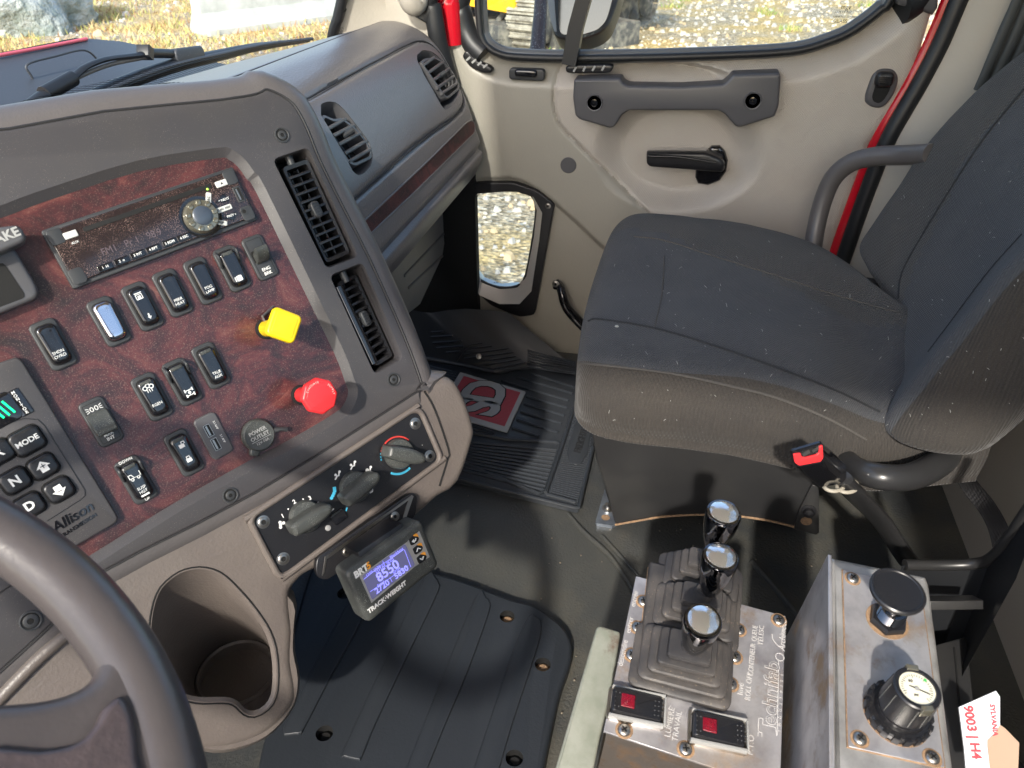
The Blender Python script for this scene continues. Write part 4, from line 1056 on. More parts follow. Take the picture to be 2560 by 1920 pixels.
# power outlet
a, b_ = W.l(648, 1088, .006); f = W.sub(a, b_, 0); g = B()
g.lathe(f, [(.0165, 0), (.0168, .003), (.016, .006), (.0145, .0075), (.013, .0073)], m_knob, seg=40)
g.slab(f, rrect(.010, .012, .003, -.010, -.012, ang=R(-30)), 0, .006, m_knob, bev=.002); po = g.build('power_outlet_cap', dash)
g = B(); g.text(f, 'POWER', 0, .0045, .0053, m_grey_print, h=.0075, bold=.015); g.text(f, 'OUTLET', 0, -.001, .0053, m_grey_print, h=.0075, bold=.015); g.line(f, [(-.010, -.0042), (.010, -.0042)], .0005, m_grey_print, .0076); g.text(f, '12V-10A', 0, -.0072, .0038, m_grey_print, h=.0075, bold=.01); g.build('lettering', po)
g = B(); g.tube([f.P(.016, -.003, .004), f.P(.022, -.005, .006), f.P(.027, -.008, .005)], [.003, .002, .0028], m_bezel, seg=8); g.build('hinge_strap', po)
# push-pull parking valves
def valve(px, py, H, shape, mat, name, ang, label, textring):
    a, b_ = W.l(px, py); f = W.sub(a, b_, 0, ang); g = B()
    g.lathe(f, [(.0105, 0), (.0105, .003), (.0098, .0045), (.008, .0045)], m_hole, seg=28); o = g.build(name, dash); o['label'] = label
    g = B(); g.lathe(f, [(.0082, .002), (.0082, H-.03), (.0088, H-.028), (.0088, H-.02), (.0098, H-.017), (.0112, H-.012), (.0125, H-.006)], mat, seg=24)
    g.slab(f, shape, H-.007, H, mat, bev=.0028, seg=4); g.slab(f, offset(ccw(shape), -.004), H-.0001, H+.0004, mat, bev=.0004)
    for k in range(len(textring)):
        c, rr_, a0 = textring[k]; n = len(c)
        for i, ch in enumerate(c):
            aa = a0-R(9)*(i-(n-1)/2); g.text(f, ch, rr_*math.cos(aa), rr_*math.sin(aa), .0028, M('pale_red_print', (.8, .35, .33), .5) if k < 0 else m_cardpale, ang=aa-math.pi/2, h=H+.0005)
    g.build('knob', o)
m_cardpale = M('pale_embossed_print', (.85, .45, .42), .5)
valve(664, 822, .064, rrect(.0285, .0285, .005, seg=5), m_yel, 'parking_brake_valve', R(45), 'yellow square knob', [])
oc = roundpoly(circle(.0185, seg=8, a0=R(22.5)), .002, 3)
valve(752, 987, .060, oc, m_red, 'trailer_supply_valve', R(6), 'red eight-sided knob', [('EVACUATE', .0135, R(100)), ('SUPPLY', .0135, R(0))])

# radio
rd = CP.pts([(103, 577), (185, 728), (646, 544), (579, 417)])
cx, cy, w, h = bb([(103, 577), (185, 728), (646, 544), (579, 417)], W.off(.006))
f = W.sub(cx, cy, 0); g = B(); g.slab(f, rrect(w, h, .002), 0, .006, m_bezel, bev=.0008); ra = g.build('radio', dash)
F9 = W.off(.009)
def rl(px, py, hh=.009):
    a, b_ = W.l(px, py, hh); return a-cx, b_-cy
g = B(); g.slab(f, [(-w/2+.003, -h/2+.004), (w/2-.002, -h/2+.004), (w/2-.002, h/2-.003), (-w/2+.003, h/2-.003)], .005, .009, m_radio, bev=.0012); g.build('face_plate', ra)
for sx, sy in ((-1, 1), (-1, -1), (1, 1), (1, -1)):
    g = B(); g.slab(f, rrect(.012, .014, .003, sx*(w/2-.008), sy*(h/2-.009)), .0088, .0096, m_bezel, bev=.0005); g.lathe(f, [(.0022, .0096), (.0018, .0092), (.0001, .0091)], m_hole, sx*(w/2-.0065), sy*(h/2-.0085), 16, cap0=False, cap1=False); g.build('corner_tab', ra)
g = B(); a = rl(208, 575); b_ = rl(529, 463); g.slab(f, rrect(b_[0]-a[0], .0042, .0015, (a[0]+b_[0])/2, (a[1]+b_[1])/2, ang=math.atan2(b_[1]-a[1], b_[0]-a[0])), .0088, .0094, m_hole, bev=.0002); g.build('disc_slot', ra)
m_pear = M('pearl_button', (.62, .62, .58), .25, coat=.4)
for (px, py, ww, hh_) in ((553, 459, .0115, .006), (176.5, 587, .0115, .006)):
    g = B(); x, y = rl(px, py); g.slab(f, rrect(ww, hh_, .001, x, y), .0088, .0105, m_pear, bev=.0008); g.text(f, '▲' if px > 300 else '-', x, y, .003, m_bezel, h=.0106); g.build('radio_button', ra)
x, y = rl(502, 542); g = B(); g.lathe(f, [(.0195, .0088), (.0195, .0094), (.0178, .0092)], m_gloss, x, y, 40); g.build('dial_ring', ra)
g = B(); g.lathe(f, [(.0165, .009), (.016, .0135), (.0145, .0155), (.0095, .016)], m_clear, x, y, 36)
for k in range(9):
    an = R(40*k); g.slab(f, rrect(.0052, .005, .0016, x+.0125*math.cos(an), y+.0125*math.sin(an), ang=an), .0145, .0168, m_clear, bev=.0008)
g.lathe(f, [(.009, .0155), (.009, .0172), (.0075, .0182), (.001, .0184)], M('blue_grey_dial_cap', (.05, .065, .09), .3), x, y, 32); g.build('volume_dial', ra)
def rbtn(px, py, ww, hh_, t, mat, tm, ang=0, ts=.0032, z=.0105, nm='radio_button'):
    g = B(); x, y = rl(px, py); g.slab(f, rrect(ww, hh_, .0012, x, y, ang=ang), .0088, z, mat, bev=.0007); g.text(f, t, x, y, ts, tm, h=z+.0002, ang=ang, bold=.01); g.build(nm, ra)
rbtn(521, 499, .0135, .005, 'SRC', m_pear, m_bezel, R(62)); rbtn(557, 523, .018, .0052, 'SCAN  AEX', m_pear, m_bezel, 0, .0028); rbtn(551, 557, .0125, .0048, 'DISP', m_pear, m_bezel, R(-28), .003)
for (pts_, t, c) in (([(538, 508), (558, 483), (574, 502)], '^ NEXT', (559, 500)), ([(553, 545), (590, 529), (584, 552)], 'PREV v', (578, 539))):
    g = B(); L = [rl(*p) for p in pts_]; g.slab(f, roundpoly(L, .001, 2), .0088, .0104, m_gloss, bev=.0006); x, y = rl(*c); g.text(f, t, x, y, .0032, m_white, h=.0106); g.build('radio_button', ra)
for i, (px, py, t) in enumerate(((263, 668, '1  ⏮'), (304, 652, '2  o'), (344, 636, '3 INT'), (383, 622, '4 RPT'), (424, 606, '5 RDM'), (460, 593, '6 ESC'))):
    if i == 0: t = '1  H'
    rbtn(px, py, .0135, .0062, t, m_gloss, m_white, 0, .0032, .0100, 'preset_button')
g = B(); x, y = rl(597, 486); g.slab(f, rrect(.0075, .0155, .0008, x, y), .0088, .0100, m_bezel, bev=.0004); g.slab(f, rrect(.0052, .0125, .0004, x, y), .0099, .0102, m_hole); g.box(f, x-.0008, y, .0015, .011, .0102, .0104, m_steel); g.build('usb_port', ra)
g = B(); x, y = rl(610, 529); g.lathe(f, [(.0034, .009), (.0034, .0102), (.0022, .0102), (.002, .0096)], m_bezel, x, y, 20, cap1=False); g.lathe(f, [(.002, .0098), (.0001, .0098)], m_hole, x, y, 16, cap0=False, cap1=False); g.build('aux_jack', ra)
g = B(); x, y = rl(518, 473); g.lathe(f, [(.001, .0094), (.0008, .0102)], M('green_led', (.3, .7, .05), .4, emit=((.4, 1, .1), .8)), x, y, 10); g.build('status_light', ra)
g = B(); x, y = rl(330, 605); g.text(f, 'FM1   Pr 1   98.9', x, y, .009, M('faint_display_print', (.10, .075, .085), .4), h=.0092, ang=0, sx=.9); x, y = rl(188, 606); g.text(f, 'AUX', x, y, .003, m_white, h=.0093); g.build('display_digits', ra)

# gear selector keypad
kp = [(-80, 955), (0, 905), (40, 893), (50, 897), (58, 905), (290, 1283), (296, 1297), (290, 1308), (180, 1372), (60, 1445), (-80, 1540)]
g = B(); KP = CP; g.slab(W, roundpoly(W.pts(kp, .008), .004, 2), 0, .008, m_trim, bev=.002); ks = g.build('gear_selector_keypad', dash)
def key(px, py, t=None, s=.0216, ts=.008, arrow=0, mat=m_black):
    a, b_ = W.l(px, py, .012); f = W.sub(a, b_, 0, R(4)); g = B()
    g.slab(f, rrect(s+.002, s*.9+.002, .006, seg=5), .0078, .0084, m_hole)
    g.slab(f, rrect(s, s*.9, .0055, seg=5), .008, .0128, m_black, bev=.0028, seg=4)
    if t: g.text(f, t, 0, 0, ts, m_white, h=.013, bold=.03, sx=1.05)
    if arrow:
        q_ = arrow; g.slab(f, [(-.0058, 0), (.0058, 0), (0, q_*.0055)], .0128, .0131, m_white)
        g.box(f, 0, -q_*.0022, .0062, .0046, .0128, .0131, m_white); g.line(f, [(-.002, q_*.001), (.002, q_*.001)], .0006, m_bezel, .0133)
        if q_ > 0: g.line(f, [(0, -.001), (0, .003)], .0006, m_bezel, .0133)
    g.build('key', ks)
key(68, 1103, 'MODE', .0245, .0062); key(108.5, 1167, None, arrow=1); key(147.6, 1225, None, arrow=-1); key(38, 1203, 'N', ts=.0105); key(74, 1265, 'D', ts=.0105); key(-4, 1132, 'R', ts=.0105)
g = B(); a, b_ = W.l(50, 1006, .009); f = W.sub(a, b_, 0, R(4)); g.slab(f, rrect(.010, .024, .001), .0078, .009, m_gloss, bev=.0004)
for i, ch in enumerate('MONITOR'): g.text(f, ch, 0, .0095-i*.0032, .0036, m_white, h=.0092, bold=.02)
g.build('monitor_label', ks)
g = B(); a, b_ = W.l(-14, 1035, .009); f = W.sub(a, b_, 0, R(4)); g.slab(f, rrect(.036, .026, .005), .0078, .0092, m_gloss, bev=.001)
for x in (.004, .0085, .013): 
    g.line(f, [(x-.003, .006), (x, -.006)], .0016, m_greenglow, .0095)
g.build('gear_display', ks)
g = B(); L = [W.l(*p, .008) for p in [(-30, 1075), (60, 1046), (95, 1049), (112, 1065), (212, 1225), (212, 1240), (200, 1250), (118, 1302)]]; g.line(W, L, .0006, m_black, .0083); g.build('raised_outline', ks)
g = B(); a, b_ = W.l(186, 1300, .008); f = W.sub(a, b_, 0, R(5)); g.text(f, 'Allison', 0, .003, .013, m_gloss, h=.0084, bold=.01, shear=.2, th=.0006); g.text(f, 'TRANSMISSION', 0, -.0062, .0048, m_gloss, h=.0084, bold=.01, th=.0004); g.build('lettering', ks)
# parking brake style T handle at the far left
f = W; g = B(); g.slab(W, roundpoly(W.pts([(-60, 650), (20, 615), (38, 624), (92, 712), (98, 735), (90, 748), (0, 785), (-60, 810)], .014), .006, 2), 0, .014, m_handle, bev=.004); th_ = g.build('brake_control', dash)
g = B(); g.slab(W, roundpoly(W.pts([(-60, 680), (8, 655), (62, 735), (60, 745), (-60, 790)], .0142), .003, 2), .0135, .0145, m_hole); g.build('pocket', th_)
g = B(); hl = W.pts([(-60, 580), (0, 566), (40, 562), (50, 566), (58, 575), (65, 592), (64, 600), (55, 608), (0, 632), (-60, 655)], .034); g.slab(W, roundpoly(hl, .004, 2), .014, .034, m_handle, bev=.004, seg=4)
a, b_ = W.l(-2, 597, .034); g.text(W, 'BRAKE', a, b_, .0105, m_grey_print, h=.0343, bold=.03, ang=R(3)); g.build('handle', th_)

# ---------------------------------------------------------------- lower console
CL = CP.off(-.006)
co = CL.pts([(1122, 966), (1140, 988), (1158, 1030), (1170, 1072), (1168, 1098), (1135, 1192), (1090, 1222), (1045, 1262), (1000, 1290), (900, 1330), (800, 1392), (752, 1418), (720, 1450), (704, 1480), (705, 1527), (711, 1585), (708, 1657), (719, 1729), (712, 1764), (663, 1813), (600, 1840), (540, 1850), (480, 1845), (440, 1820), (400, 1820), (250, 1900), (0, 2050), (-150, 2100), (-150, 1800), (0, 1680), (249, 1430), (640, 1226), (1050, 984), (1095, 966)])
co = ccw([(v.x, v.y) for v in crom([Vector((a, b_, 0)) for a, b_ in co], 3, True)])
g = B(); g.slab(CL, co, -.10, .0, m_taupe, out=.011, seg=5); cons = g.build('lower_console', dash)
rim = [(430, 1229), (400, 1234), (375, 1247), (350, 1270), (336, 1300), (328, 1340), (327, 1380), (334, 1418), (346, 1450), (362, 1478), (385, 1500), (410, 1512), (440, 1516), (470, 1515), (495, 1516), (512, 1524), (528, 1540), (550, 1545), (578, 1530), (593, 1505), (597, 1475), (597, 1440), (592, 1400), (580, 1365), (562, 1335), (538, 1303), (510, 1272), (485, 1248), (460, 1234)]
rimL = CL.pts([(x*1.1573, y*1.1573) for x, y in rim])
rimL = ccw([(v.x, v.y) for v in crom([Vector((a, b_, 0)) for a, b_ in rimL], 2, True)])
bc = at(592, 1682, d=.87); n_ = len(rimL)
cen = (sum(p[0] for p in rimL)/n_, sum(p[1] for p in rimL)/n_)
def cupring(rad, dz, mixf=1):
    out = []
    for a, b_ in rimL:
        p = CL.P(a, b_); d = p-Vector((CL.P(*cen))); dd = Vector((d.x, d.y, 0)); 
        an = math.atan2((b_-cen[1])*1.0, (a-cen[0])); 
        c = bc+Vector((0, 0, dz)); e1 = Vector((CL.u.x, CL.u.y, 0)).normalized(); v = e1*math.cos(an)+Vector((-e1.y, e1.x, 0))*math.sin(an)
        out.append((c+v*rad))
    return out
R0 = [CL.P(a, b_, .02) for a, b_ in offset(rimL, .0)]; R1 = [CL.P(a, b_, 0) for a, b_ in rimL]
RB = cupring(.046, .0); mid = []
for p, q_ in zip([CL.P(a, b_, -.004) for a, b_ in offset(rimL, -.003)], RB): mid.append((p, q_))
k = B(); rr = [R0, R1] + [[p.lerp(q_, t)-Vector((0, 0, .016*math.sin(math.pi*t))) for p, q_ in mid] for t in (.0, .25, .5, .75, .95)] + [RB, cupring(.041, -.001), cupring(.040, -.012)]
def grow(r_, q_):
    c_ = sum(r_, Vector())/len(r_); return [c_+(p-c_)*q_ for p in r_]
k.rings([grow(r_, 1.0 if i_ < 2 else 1.07) for i_, r_ in enumerate(rr)][::-1], m_taupe, True, True); 
# make the console deep enough for the cup by adding a bowl body first
bw = B(); bowl = []
sil = CL.pts([(735, 1480), (736, 1550), (735, 1613), (748, 1686), (738, 1752), (698, 1810), (640, 1854), (550, 1880), (489, 1871), (440, 1840), (400, 1790), (372, 1700), (365, 1600), (390, 1500), (450, 1430), (560, 1400), (660, 1420)], -.02)
sil = ccw([(v.x, v.y) for v in crom([Vector((a, b_, 0)) for a, b_ in sil], 3, True)]); sc_ = (sum(p[0] for p in sil)/len(sil), sum(p[1] for p in sil)/len(sil))
for zz, fct in ((-.003, .90), (-.010, .965), (-.02, 1.0), (-.045, 1.0), (-.08, .96), (-.11, .88), (-.135, .72)):
    bowl.append([CL.P(sc_[0]+(a-sc_[0])*fct, sc_[1]+(b_-sc_[1])*fct, zz) for a, b_ in sil])
bw.rings(bowl[::-1], m_taupe); bwl = bw.build('cup_holder', dash)
cut(cons, [k]); cut(bwl, [k])
g = B(); g.rings([[CP_ for CP_ in r_] for r_ in rr[1:]], m_taupe, False, False); g.rings([cupring(.0403, -.0105), cupring(.02, -.0105), cupring(.0002, -.0105)], m_taupe, False, False); g.build('cup_liner', bwl)
g = B(); g.tube([CL.P(a, b_, .0003) for a, b_ in offset(rimL, .002)], .0008, m_hole, closed=True, seg=6, smooth=False); g.build('seam_line', bwl)
g = B(); g.rings([cupring(.0462, .0008), cupring(.043, .0035), cupring(.0405, .001), cupring(.040, -.008)], m_taupe, False, False); g.build('cup_ring', bwl)
# column-side panel crease
g = B(); g.tube([CL.P(*CL.l(-20, 1765), 0), CL.P(*CL.l(100, 1640), .002), CL.P(*CL.l(200, 1560), .001)], .006, m_taupe); g.build('console_crease', dash)
# end cap seam
g = B(); g.tube([CL.P(*CL.l(*p), .0005) for p in [(1060, 978), (1080, 1010), (1100, 1060), (1122, 1130), (1118, 1150), (1098, 1215)]], .0012, m_hole, seg=6); g.build('end_cap_seam', cons)
# HVAC panel
HP = CL
hv = HP.pts([(634, 1303), (640, 1290), (1030, 1033), (1044, 1034), (1050, 1044), (1091, 1140), (1088, 1152), (720, 1424), (705, 1432), (697, 1424)])
g = B(); g.slab(HP, ccw(hv), -.001, .0012, m_black); hp = g.build('heater_control_panel', dash)
g = B(); lo = roundpoly(offset(ccw(roundpoly(hv, .004, 3)), .0035), .001, 1); g.tube([HP.P(a, b_, .0015) for a, b_ in lo], .0034, m_taupe, closed=True, seg=10, n=3); g.build('panel_surround', hp)
for (px, py) in ((1038, 1059), (1074, 1140), (658, 1305), (708, 1397)): screw(hp, HP, px, py, .0052, .0012)
def dial(px, py, ang):
    a, b_ = HP.l(px, py, .006); f = HP.sub(a, b_, .0012, ang); g = B()
    g.lathe(f, [(.0172, 0), (.0168, .006), (.0158, .0075), (.005, .0085)], m_knob, seg=40); o = g.build('heater_dial', hp)
    g = B(); L = [(-.0225, -.0035), (-.021, -.0068), (-.012, -.0082), (.002, -.0086), (.014, -.0075), (.0225, -.004), (.0242, 0), (.0225, .004), (.014, .0072), (.002, .0082), (-.012, .0076), (-.021, .0062), (-.0225, .0035)]
    L = ccw([(v.x, v.y) for v in crom([Vector((x, y, 0)) for x, y in L], 2, True)])
    g.slab(f, L, .004, .0255, m_knob, bev=.0055, seg=5); g.build('dial_handle', o); return o
d1 = dial(766, 1292, R(1)); d2 = dial(890, 1217, R(9)); d3 = dial(1000, 1135, R(-41))
g = B()
def ht(t, x, y, s, mat=m_white, ang=0, px=2):
    a, b_ = HP.l(x, y, .0012); g.text(HP, t, a, b_, s, mat, ang=ang, h=.0015, bold=.015)
Z = lambda x, y: (640+x/3.456, 960+y/3.456)
for t, x, y in (('1', 230, 1140), ('2', 330, 1018), ('3', 465, 985), ('4', 572, 1062)): ht(t, *Z(x, y), .0062)
for x, y in ((268, 1070), (397, 985), (528, 1013)): ht('.', *Z(x, y-8), .010)
def dotp(x, y, r, mat=m_white): a, b_ = HP.l(*Z(x, y), .0012); g.lathe(HP, [(r, .0013), (r, .0016)], mat, a, b_, 12)
for x, y in ((207, 1195), (238, 1200), (212, 1215), (212, 1238)): dotp(x, y, .0016)
def ln(L, w, mat=m_white): g.line(HP, [HP.l(*Z(*p), .0012) for p in L], w, mat, .0015)
ln([(630, 1095), (640, 1105), (670, 1078)], .0012)
for ox, oy in ((705, 795), (838, 710), (975, 755)):
    ln([(ox-20, oy+28), (ox-5, oy), (ox+10, oy-5), (ox+12, oy-28)], .0014); dotp(ox+16, oy-38, .0014); dotp(ox-18, oy-10, .0014)
dotp(960, 745, .002); ln([(960, 900), (1008, 890), (1005, 930), (985, 940), (965, 905)], .0008); ln([(980, 905), (984, 930)], .0007); ln([(992, 902), (994, 928)], .0007)
ln([(677, 897), (679, 928)], .0035, m_blueprint); dotp(672, 945, .0018, m_blueprint); dotp(663, 965, .0018, m_blueprint); dotp(652, 985, .0018, m_blueprint); ln([(785, 1070), (778, 1095)], .0012, m_blueprint)
# temperature arcs
c = HP.l(*Z(1225, 612), .0012)
def arc(a0, a1, r, w, mat): g.line(HP, [(c[0]+r*math.cos(R(a0+(a1-a0)*k/14)), c[1]+r*math.sin(R(a0+(a1-a0)*k/14))) for k in range(15)], w, mat, .0015)
arc(25, 112, .0205, .0016, m_redprint); arc(222, 285, .0215, .0024, m_blueprint)
for k in range(3): arc(118+k*9, 121+k*9, .0205, .0016, m_redprint)
for k in range(3): arc(146+k*9, 149+k*9, .0205, .0016, m_blueprint)
dotp(1435, 528, .0004); g.build('printed_scales', hp)
g = B(); a, b_ = HP.l(848, 1292, .004); g.slab(HP, rrect(.0165, .0125, .002, a, b_, ang=R(6)), .001, .0045, m_gloss, bev=.001); g.box(HP, a-.002, b_+.0055, .009, .0018, .0045, .005, m_greenish if False else m_knob); g.build('air_conditioning_button', hp)
g = B(); a, b_ = HP.l(820, 1320, .0012); g.lathe(HP, [(.0032, .0012), (.003, .0022), (.001, .003)], M('clear_indicator', (.3, .3, .3), .2), a, b_, 16); g.build('indicator', hp)
# mounting plate under the console
BK = CP.off(-.002)
g = B(); bk = BK.pts([(790, 1392), (1015, 1236), (1030, 1232), (1040, 1242), (1036, 1285), (1010, 1322), (850, 1425), (815, 1448), (795, 1445), (786, 1425)]); g.slab(BK, roundpoly(bk, .004, 2), -.004, .004, m_black, bev=.001); mp = g.build('mounting_plate', dash)
g = B(); bk = BK.pts([(813, 1392), (1030, 1238), (1034, 1241), (1014, 1300), (1004, 1310), (1015, 1268), (1022, 1250), (818, 1398), (812, 1430), (806, 1440)], .005); g.slab(BK, bk, .003, .005, m_steel); g.build('steel_strip', mp)
for px, py in ((987, 1291), (926, 1335), (867, 1379)): screw(mp, BK, px, py, .0042, .005)

# ================================================================ WEIGHT DISPLAY
wd = thing('weight_display', 'small black load scale display with blue screen and silver keypad under the console', 'weight display', tuple(at(960, 1430, d=.80)))
WD = Fr(at(980, 1430, d=.775), camv(2887, 1740, 1897), camv(-2770, 7010, -1897))
fc = WD.pts([(877, 1437), (1047, 1314), (1087, 1412), (925, 1544)])
g = B(); g.slab(WD, roundpoly(fc, .002, 3), -.030, .0, m_knob, out=.005, seg=5); wb_ = g.build('housing', wd)
def Q(x, y): return (860+x/4.608, 1200+y/4.608)
g = B(); g.slab(WD, WD.pts([Q(175, 1105), Q(725, 715), Q(735, 700), Q(865, 588), Q(985, 885), Q(860, 965), Q(805, 1005), Q(315, 1415)]), 0, .0006, m_silver); g.build('silver_label', wd)
g = B(); g.slab(WD, roundpoly(WD.pts([Q(205, 1105), Q(700, 735), Q(815, 975), Q(320, 1380)]), .002, 2), .0002, .0010, m_lcd)
ua = WD.l(*Q(205, 1105)); ub = WD.l(*Q(700, 735)); ang = math.atan2(ub[1]-ua[1], ub[0]-ua[0])
def wt(t, x, y, s, mat=m_lcdt, bold=0., al='CENTER'): a, b_ = WD.l(*Q(x, y)); g.text(WD, t, a, b_, s, mat, ang=ang, h=.0012, bold=bold, align=al, th=.0001)
wt('8550', 500, 1045, .0135, bold=.02); wt('2720', 435, 1228, .0085, bold=.02); wt('5830', 655, 1060, .0085, bold=.02)
wt('TOTAL [KG]', 460, 985, .0042); wt('Blackbox', 600, 840, .0045); wt('12:05 10:24', 330, 1045, .0036); wt('Steer', 420, 1190, .004); wt('Drive', 600, 1035, .004)
for L in ([(225, 1140), (440, 965), (510, 920), (680, 800)], [(440, 930), (460, 975)], [(295, 1285), (360, 1240), (730, 985)], [(525, 1120), (548, 1170)], [(690, 800), (765, 1000)]):
    g.line(WD, [WD.l(*Q(*p)) for p in L], .0004, m_lcdt, .0012, .0001)
g.build('screen', wd)
for x, y, t in ((800, 695, '<'), (845, 800, '^'), (888, 905, 'v')):
    g = B(); L = [Q(x-58, y-8), Q(x-10, y-52), Q(x+50, y-45), Q(x+60, y-20), Q(x+40, y+20), Q(x-15, y+55), Q(x-35, y+55)]; g.slab(WD, roundpoly(WD.pts(L), .001, 3), .0005, .0014, m_gloss, bev=.0003)
    L = [Q(x-12, y-54), Q(x+22, y-78), Q(x+42, y-76), Q(x+58, y-28)]; g.slab(WD, WD.pts(L), .0005, .0011, m_orange)
    S = {'<': [(x+20, y-25), (x+15, y), (x-20, y+12)], '^': [(x-15, y+22), (x-2, y-18), (x+28, y-12)], 'v': [(x-20, y-2), (x+10, y+8), (x+18, y-28)]}[t]
    g.line(WD, [WD.l(*Q(*p)) for p in S], .001, m_white, .0016)
    if t == '<': g.line(WD, [WD.l(*Q(*p)) for p in [(x-5, y-8), (x-20, y+12), (x+2, y+18)]], .001, m_white, .0016)
    g.build('button', wd)
g = B(); a, b_ = WD.l(*Q(212, 1040)); g.text(WD, 'BRT', a-.002, b_, .009, m_white, ang=ang, h=.0003, bold=.045, shear=.15); a, b_ = WD.l(*Q(278, 990)); g.text(WD, '5', a, b_, .009, m_orange, ang=ang, h=.0003, bold=.045, shear=.15)
a, b_ = WD.l(*Q(495, 1350)); g.text(WD, 'TRACK·WEIGHT', a, b_, .0062, m_white, ang=ang, h=.0003, bold=.04, shear=.15, sx=1.05); g.build('lettering', wd)
g = B(); a, b_ = WD.l(955, 1370, -.02); g.box(WD, a, b_, .055, .03, -.045, -.01, m_black, .002); g.build('bracket', wd)
# ================================================================ PASSENGER SEAT
from mathutils.bvhtree import BVHTree
def interp(P, t):
    for (a, va), (b_, vb) in zip(P[:-1], P[1:]):
        if (a <= t <= b_) or (a >= t >= b_): return va+(vb-va)*(t-a)/(b_-a)
    return P[0][1] if abs(t-P[0][0]) < abs(t-P[-1][0]) else P[-1][1]
def loftseat(stations, nsub, rsub, matfn, name, parent, disp=None):
    """stations: list of closed rings (same count) of Vectors"""
    n = len(stations[0]); cols = [crom([s_[k] for s_ in stations], nsub) for k in range(n)]
    rings_ = [crom([c[i] for c in cols], rsub, True) for i in range(len(cols[0]))]
    if disp: rings_ = [[disp(p) for p in r] for r in rings_]
    g = B(); m_ = len(rings_[0]); vs = [p for r in rings_ for p in r]
    for i in range(len(rings_)-1):
        for k in range(m_):
            f = [i*m_+k, i*m_+(k+1) % m_, (i+1)*m_+(k+1) % m_, (i+1)*m_+k]; c = sum((vs[q_] for q_ in f), Vector())/4
            g.f.append(f); g.mi.append(g.m(matfn(c, k/rsub)))
    for r0, rev in ((0, True), (len(rings_)-1, False)):
        f = [r0*m_+k for k in range(m_)]; g.f.append(f[::-1] if rev else f); g.mi.append(g.m(matfn(vs[f[0]], 0)))
    g.v = vs; bv = BVHTree.FromPolygons([tuple(v) for v in g.v], g.f)
    return g.build(name, parent, 70), bv
def hit(bv, px, py, off=.001):
    r = bv.ray_cast(CAMP, ray(px, py).normalized())
    return None if r[0] is None else r[0]-ray(px, py).normalized()*off
def seamline(g, bv, L, r, mat):
    pts = [hit(bv, *((Vector(a)).to_tuple())) for a in crom([Vector(p).to_3d() for p in L], 5) for a in [a.xy]]
    pts = [p for p in pts if p is not None]
    if len(pts) > 2: g.tube(pts, r, mat, seg=6, smooth=False)
seat = thing('passenger_seat', 'blue grey cloth passenger seat on a black steel pedestal', 'seat', (1.0, -.1, .1))
T0 = [(.800, .383), (.776, .400), (.766, .445), (.782, .486), (.82, .503), (.88, .508), (.95, .506), (1.02, .507), (1.09, .511), (1.15, .520), (1.21, .524), (1.25, .508), (1.275, .47), (1.272, .42), (1.24, .388), (1.02, .378)]
def cst(y, sx, zc, sz, near=.0, far=0., drop=0.):
    out = []
    for x, z in T0:
        x2 = 1.02+(x-1.02)*sx; t = (x-.77)/.5
        x2 += near*(1-t)*1.0 + far*t; z2 = zc+(z-.45)*sz - drop*(1-t)
        out.append(Vector((x2, y + (.012*math.cos((x-1.02)*5.5) if y > .05 else 0), z2)))
    return out
def nz_(p): return noise.noise(p*9)*.004+noise.noise(p*23)*.0016
ST = [cst(.098, .60, .435, .35), cst(.096, .84, .442, .66), cst(.078, .955, .448, .90), cst(.045, 1, .45, 1), cst(-.03, 1, .45, 1), cst(-.12, 1, .45, .99, 0, -.008), cst(-.20, 1, .446, .97, 0, -.04, .012), cst(-.26, .98, .44, .93, .01, -.10, .03), cst(-.32, .95, .44, .85, .02, -.22, .035), cst(-.40, .9, .44, .7, .03, -.24, .04)]
farx = [(.12, 1.17), (.05, 1.155), (.01, 1.147), (-.14, 1.056), (-.22, 1.005), (-.4, .95)]
def mf1(c, k):
    if k < 3.1 or k > 13: return m_fabside
    if c.x > interp(farx, c.y): return m_fabtop
    return m_fab
cu, bvc = loftseat(ST, 7, 5, mf1, 'cushion', seat, lambda p: p+Vector((0, 0, nz_(p))))
g = B()
seamline(g, bvc, [(1471, 802), (1500, 798), (1636, 820), (1780, 862), (1920, 911), (2080, 972), (2200, 1030)], .0014, m_seam)
seamline(g, bvc, [(1584, 591), (1662, 601), (1772, 636), (1920, 682), (2082, 735), (2200, 768), (2248, 780)], .0013, m_seamlight)
seamline(g, bvc, [(1660, 640), (1655, 730), (1636, 820)], .0009, m_seamlight)
seamline(g, bvc, [(1450, 908), (1517, 914), (1680, 934), (1830, 966), (1940, 994), (2065, 1044), (2166, 1099)], .0015, m_seamlight)
g.build('cushion_seams', cu)
BT = [(.815, -.105), (.775, -.09), (.766, -.045), (.776, .002), (.800, .020), (.835, .010), (.89, -.010), (.96, -.016), (1.03, -.016), (1.10, -.010), (1.16, .006), (1.215, .014), (1.25, -.004), (1.258, -.05), (1.24, -.095), (1.03, -.115)]
def bst(z, sx, sy, dn=0, df=0, dy=0):
    out = []
    for x, y in BT:
        t = (x-.77)/.49; zz = z + dn*(1-t) + df*t
        x2 = 1.01+(x-1.01)*sx; yf_ = -.293-.36*(zz-.47)+dy-2.0*max(0, zz-.655)**2
        out.append(Vector((x2, yf_-.045+(y+.045)*sy, zz)))
    return out
